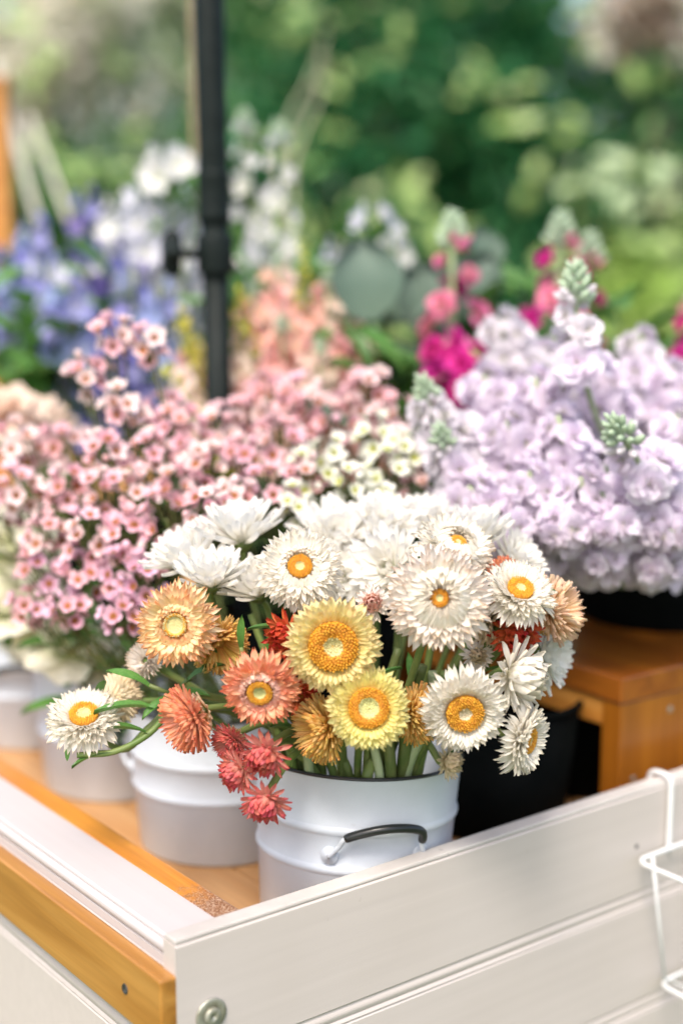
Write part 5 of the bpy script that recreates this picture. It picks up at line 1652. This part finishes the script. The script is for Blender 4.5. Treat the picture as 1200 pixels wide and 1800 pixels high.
def shrub(name, cat, label, c, rx, ry, rz, n, ll, mk, seed, trunk_r=0.05, n_cl=46, group=None, bark='bark', glint=26):
    """A bush or tree: trunk with limbs, crown of clumps of single leaves."""
    rng = random.Random(seed)
    c = V(c)
    base = V((c.x, c.y, 0))
    t = thing(name, label, cat, base, group)
    cl = clumpy(rng, n_cl, rx, ry, rz)
    b = MB()
    hz = c.z
    b.tube([V((0, 0, 0)), V((0.03, 0, hz * .35)), V((-0.02, 0.02, hz * .7)), V((0, 0, hz + rz * .3))], [trunk_r * 1.25, trunk_r, trunk_r * .85, trunk_r * .4], 10)
    for k in range(0, len(cl), 3):
        q = cl[k][0]; s = V((0, 0, hz * rng.uniform(.5, 1.0)))
        e = V((q.x, q.y, q.z + hz))
        b.tube([s, s + (e - s) * .5 + V((0, 0, .08)), e], [trunk_r * .45, trunk_r * .3, trunk_r * .12], 6)
    obj('trunk', b.mesh('trunk', M[bark]), t)
    lf = leaf_shape(0.5, 1.0)
    vs, fs, uv = [], [], []
    for i in range(n):
        q, r = cl[rng.randrange(len(cl))]
        d = V((rng.gauss(0, 1), rng.gauss(0, 1), rng.gauss(0, 1))).normalized()
        p = q + d * r * rng.uniform(.35, 1.1) + V((0, 0, hz))
        if p.z < 0.02:
            continue
        dr = (d * 0.8 + V((rng.gauss(0, .5), rng.gauss(0, .5), rng.gauss(0, .4) - .1))).normalized()
        up = (V((0, 0, 1)) + d * .6 + V((rng.gauss(0, .45), rng.gauss(0, .45), 0))).normalized()
        x = dr.cross(up)
        if x.length < 1e-3:
            continue
        x.normalize(); z = x.cross(dr)
        s = ll * rng.uniform(.65, 1.25)
        o_ = len(vs)
        for (a, b2_, c2) in lf.v:
            vs.append(tuple(p + (x * a + dr * b2_ + z * c2) * s))
        uv += lf.uv
        fs += [tuple(o_ + j for j in f) for f in lf.f]
    m_ = MB(); m_.v, m_.f, m_.uv, m_.mi = vs, fs, uv, [0] * len(fs)
    o = obj('crown', m_.mesh('crown', FM[mk]), t); o['kind'] = 'stuff'
    yb = MB()                                   # tufts of larger, paler leaves added to the crown as bright light spots
    for k in range(glint):
        q, r = cl[rng.randrange(len(cl))]
        d = V((rng.gauss(0, .8), -abs(rng.gauss(0, 1)), rng.gauss(0.3, .6))).normalized()
        p = q + d * r * 1.15 + V((0, 0, hz))
        for i in range(rng.choice((2, 3, 3, 5))):
            dr = (V((rng.gauss(0, 1), rng.gauss(0, .4) - .2, rng.gauss(0, .8)))).normalized()
            up = V((rng.gauss(0, .3), -.75, .8)).normalized()
            x = dr.cross(up)
            if x.length < .1:
                continue
            x.normalize(); s = rng.uniform(.07, .13)
            yb.add(lf, axes(p + d * .03 * i, x, dr, x.cross(dr), s * 1.3, s, s))
    if glint:
        o = obj('young_leaves', yb.mesh('young_leaves', FM['young_grey' if mk in ('grey', 'tan') else 'young']), t); o['kind'] = 'stuff'
    return t


sh = [
    ('evergreen_shrub', 'shrub', 'large dark evergreen shrub filling the middle of the background', at(760, 200, 6.6), 0.95, 0.8, 0.85, 7000, 0.105, 'dark'),
    ('evergreen_shrub', 'shrub', 'dark evergreen shrub at the right behind the lilac flowers', at(1120, 380, 6.2), 0.7, 0.7, 0.75, 5200, 0.10, 'dark'),
    ('garden_shrub', 'shrub', 'mid green shrub behind the white larkspur, right of the pole', at(520, 250, 7.2), 0.6, 0.6, 0.95, 4200, 0.09, 'mid'),
    ('garden_shrub', 'shrub', 'grey green feathery shrub in the background left of the pole', at(230, 280, 8.2), 0.85, 0.7, 0.85, 4200, 0.085, 'grey'),
    ('garden_shrub', 'shrub', 'mid green shrub low behind the blue delphiniums', at(150, 460, 7.0), 0.9, 0.6, 0.6, 4500, 0.09, 'mid'),
    ('lime_shrub', 'shrub', 'low lime green shrub at the right edge just above the lilac flowers', at(1130, 545, 5.0), 0.26, 0.3, 0.22, 1500, 0.07, 'lime'),
    ('garden_shrub', 'shrub', 'low dark shrub behind the magenta stock', at(820, 520, 6.0), 0.95, 0.5, 0.5, 4200, 0.09, 'dark'),
    ('tan_tree', 'tree', 'tree with dry tan leaves at the top right', at(1175, 20, 5.8), 0.34, 0.3, 0.20, 700, 0.07, 'tan'),
    ('pale_leaved_tree', 'tree', 'silvery pale leaved tree in the top left corner', at(70, 30, 7.4), 0.50, 0.4, 0.42, 1000, 0.10, 'young_grey'),  # pale leaf colour stands in for overexposed sky between the trees
    ('garden_tree', 'tree', 'pale grey green tree at the top behind the black pole', at(350, -40, 10.2), 1.0, 0.8, 0.9, 3600, 0.10, 'grey'),
    ('garden_tree', 'tree', 'tall leafy tree reaching out of the top of the picture, right of the pole', at(620, -60, 8.6), 1.1, 0.8, 0.75, 3000, 0.10, 'mid'),
    ('garden_tree', 'tree', 'pale grey green tree at the top left', at(60, -20, 9.5), 1.3, 0.8, 0.95, 4200, 0.10, 'grey'),
]
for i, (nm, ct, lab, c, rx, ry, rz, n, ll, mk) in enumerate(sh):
    shrub(nm, ct, lab, c, rx, ry, rz, n, ll, mk, 500 + i, 0.04 if c.z < 1.6 else 0.06, bark='bark_pale' if mk in ('grey', 'young_grey') else 'bark', glint={'grey': 90, 'tan': 20, 'dark': 64}.get(mk, 30))
# hedge far behind
rng = random.Random(77)
t = thing('garden_hedge', 'long dark hedge closing off the garden far behind', 'hedge', (0, 12.5, 0))
b = MB(); lf = leaf_shape(.55, 1.0)
for i in range(26000):
    x = rng.uniform(-11, 11); z = rng.uniform(0.02, 1.0) ** 0.9 * (1.95 + 0.35 * math.sin(x * 1.3) + 0.2 * math.sin(x * 3.1) + (0.7 if x > 0.3 else -0.1))
    p = V((x, rng.uniform(-.5, .5), z))
    d = V((rng.gauss(0, .7), -rng.uniform(0.1, 1), rng.gauss(0, .6))).normalized(); up = V((rng.gauss(0, .4), -.3, 1)).normalized()
    xx = d.cross(up).normalized()
    b.add(lf, axes(p, xx, d, xx.cross(d), .13 * rng.uniform(.7, 1.3), .13, .13))
o = obj('foliage', b.mesh('foliage', FM['mid']), t); o['kind'] = 'stuff'
b = MB()
for k in range(72):
    x = -10.8 + 0.3 * k; b.tube([V((x, 0, 0)), V((x + .05, .05, .9)), V((x - .03, 0, 1.7))], [.04, .03, .01], 6)
o = obj('stems', b.mesh('stems', M['bark']), t); o['kind'] = 'stuff'

# big pale leaves that catch the light at the right
RNG.seed(95)
cc = at(1090, 300, 5.0)
t = thing('broad_leaf_plant', 'plant with broad pale green leaves catching the light at right', 'plant', (cc.x, cc.y, 0))
b = MB()
PMAT = FM['pale']
lm = petal(0.5, p_oval, bend=-0.6, bend0=0.2, cup=0.15, nl=6, nw=5).mesh('broad_leaf', PMAT)
for (px, py, ln) in ((1000, 285, .10), (1045, 270, .12), (1075, 300, .12), (1105, 330, .12), (1150, 280, .11), (1190, 290, .13), (1125, 360, .10), (1035, 310, .11), (1090, 268, .10), (1180, 345, .10), (1010, 325, .09), (1140, 315, .10)):
    p = at(px, py, 5.0 + RNG.uniform(-.15, .15)) - V((cc.x, cc.y, 0))
    d = V((RNG.uniform(-1, 1), -0.45, RNG.uniform(-.5, -.1))).normalized()
    x = d.cross(V((0, -.6, .8))).normalized()
    obj('leaf', lm, t, axes(p, x, d, x.cross(d), ln, ln, ln))
    b.tube(bez(V((0, 0, 0)), V((0, 0, .8)), p - V((0, 0, .2)), p, 8), 0.005, 6, cap=False)
obj('stalks', b.mesh('stalks', M['stem']), t)
# thin arching twigs right of the pole
c = at(490, 400, 3.2)
t = thing('bare_twig', 'thin pale arching twigs rising right of the pole', 'twig', (c.x, c.y, 0))
M['twig_pale'] = plain_mat('pale_twig', (0.45, 0.46, 0.30), (0.55, 0.54, 0.38), 0.7, 20)
for pts in (((492, 420), (500, 240), (545, 140), (572, 60)), ((510, 420), (522, 260), (560, 170), (568, 90))):
    pp = [V((0, 0, 0))] + [at(a, b_, 3.2) - V((c.x, c.y, 0)) for a, b_ in pts]
    b = MB(); b.tube(catmull(pp, 7), [0.006 - 0.004 * k / 28 for k in range(29)], 6)
    obj('twig', b.mesh('twig', M['twig_pale']), t)
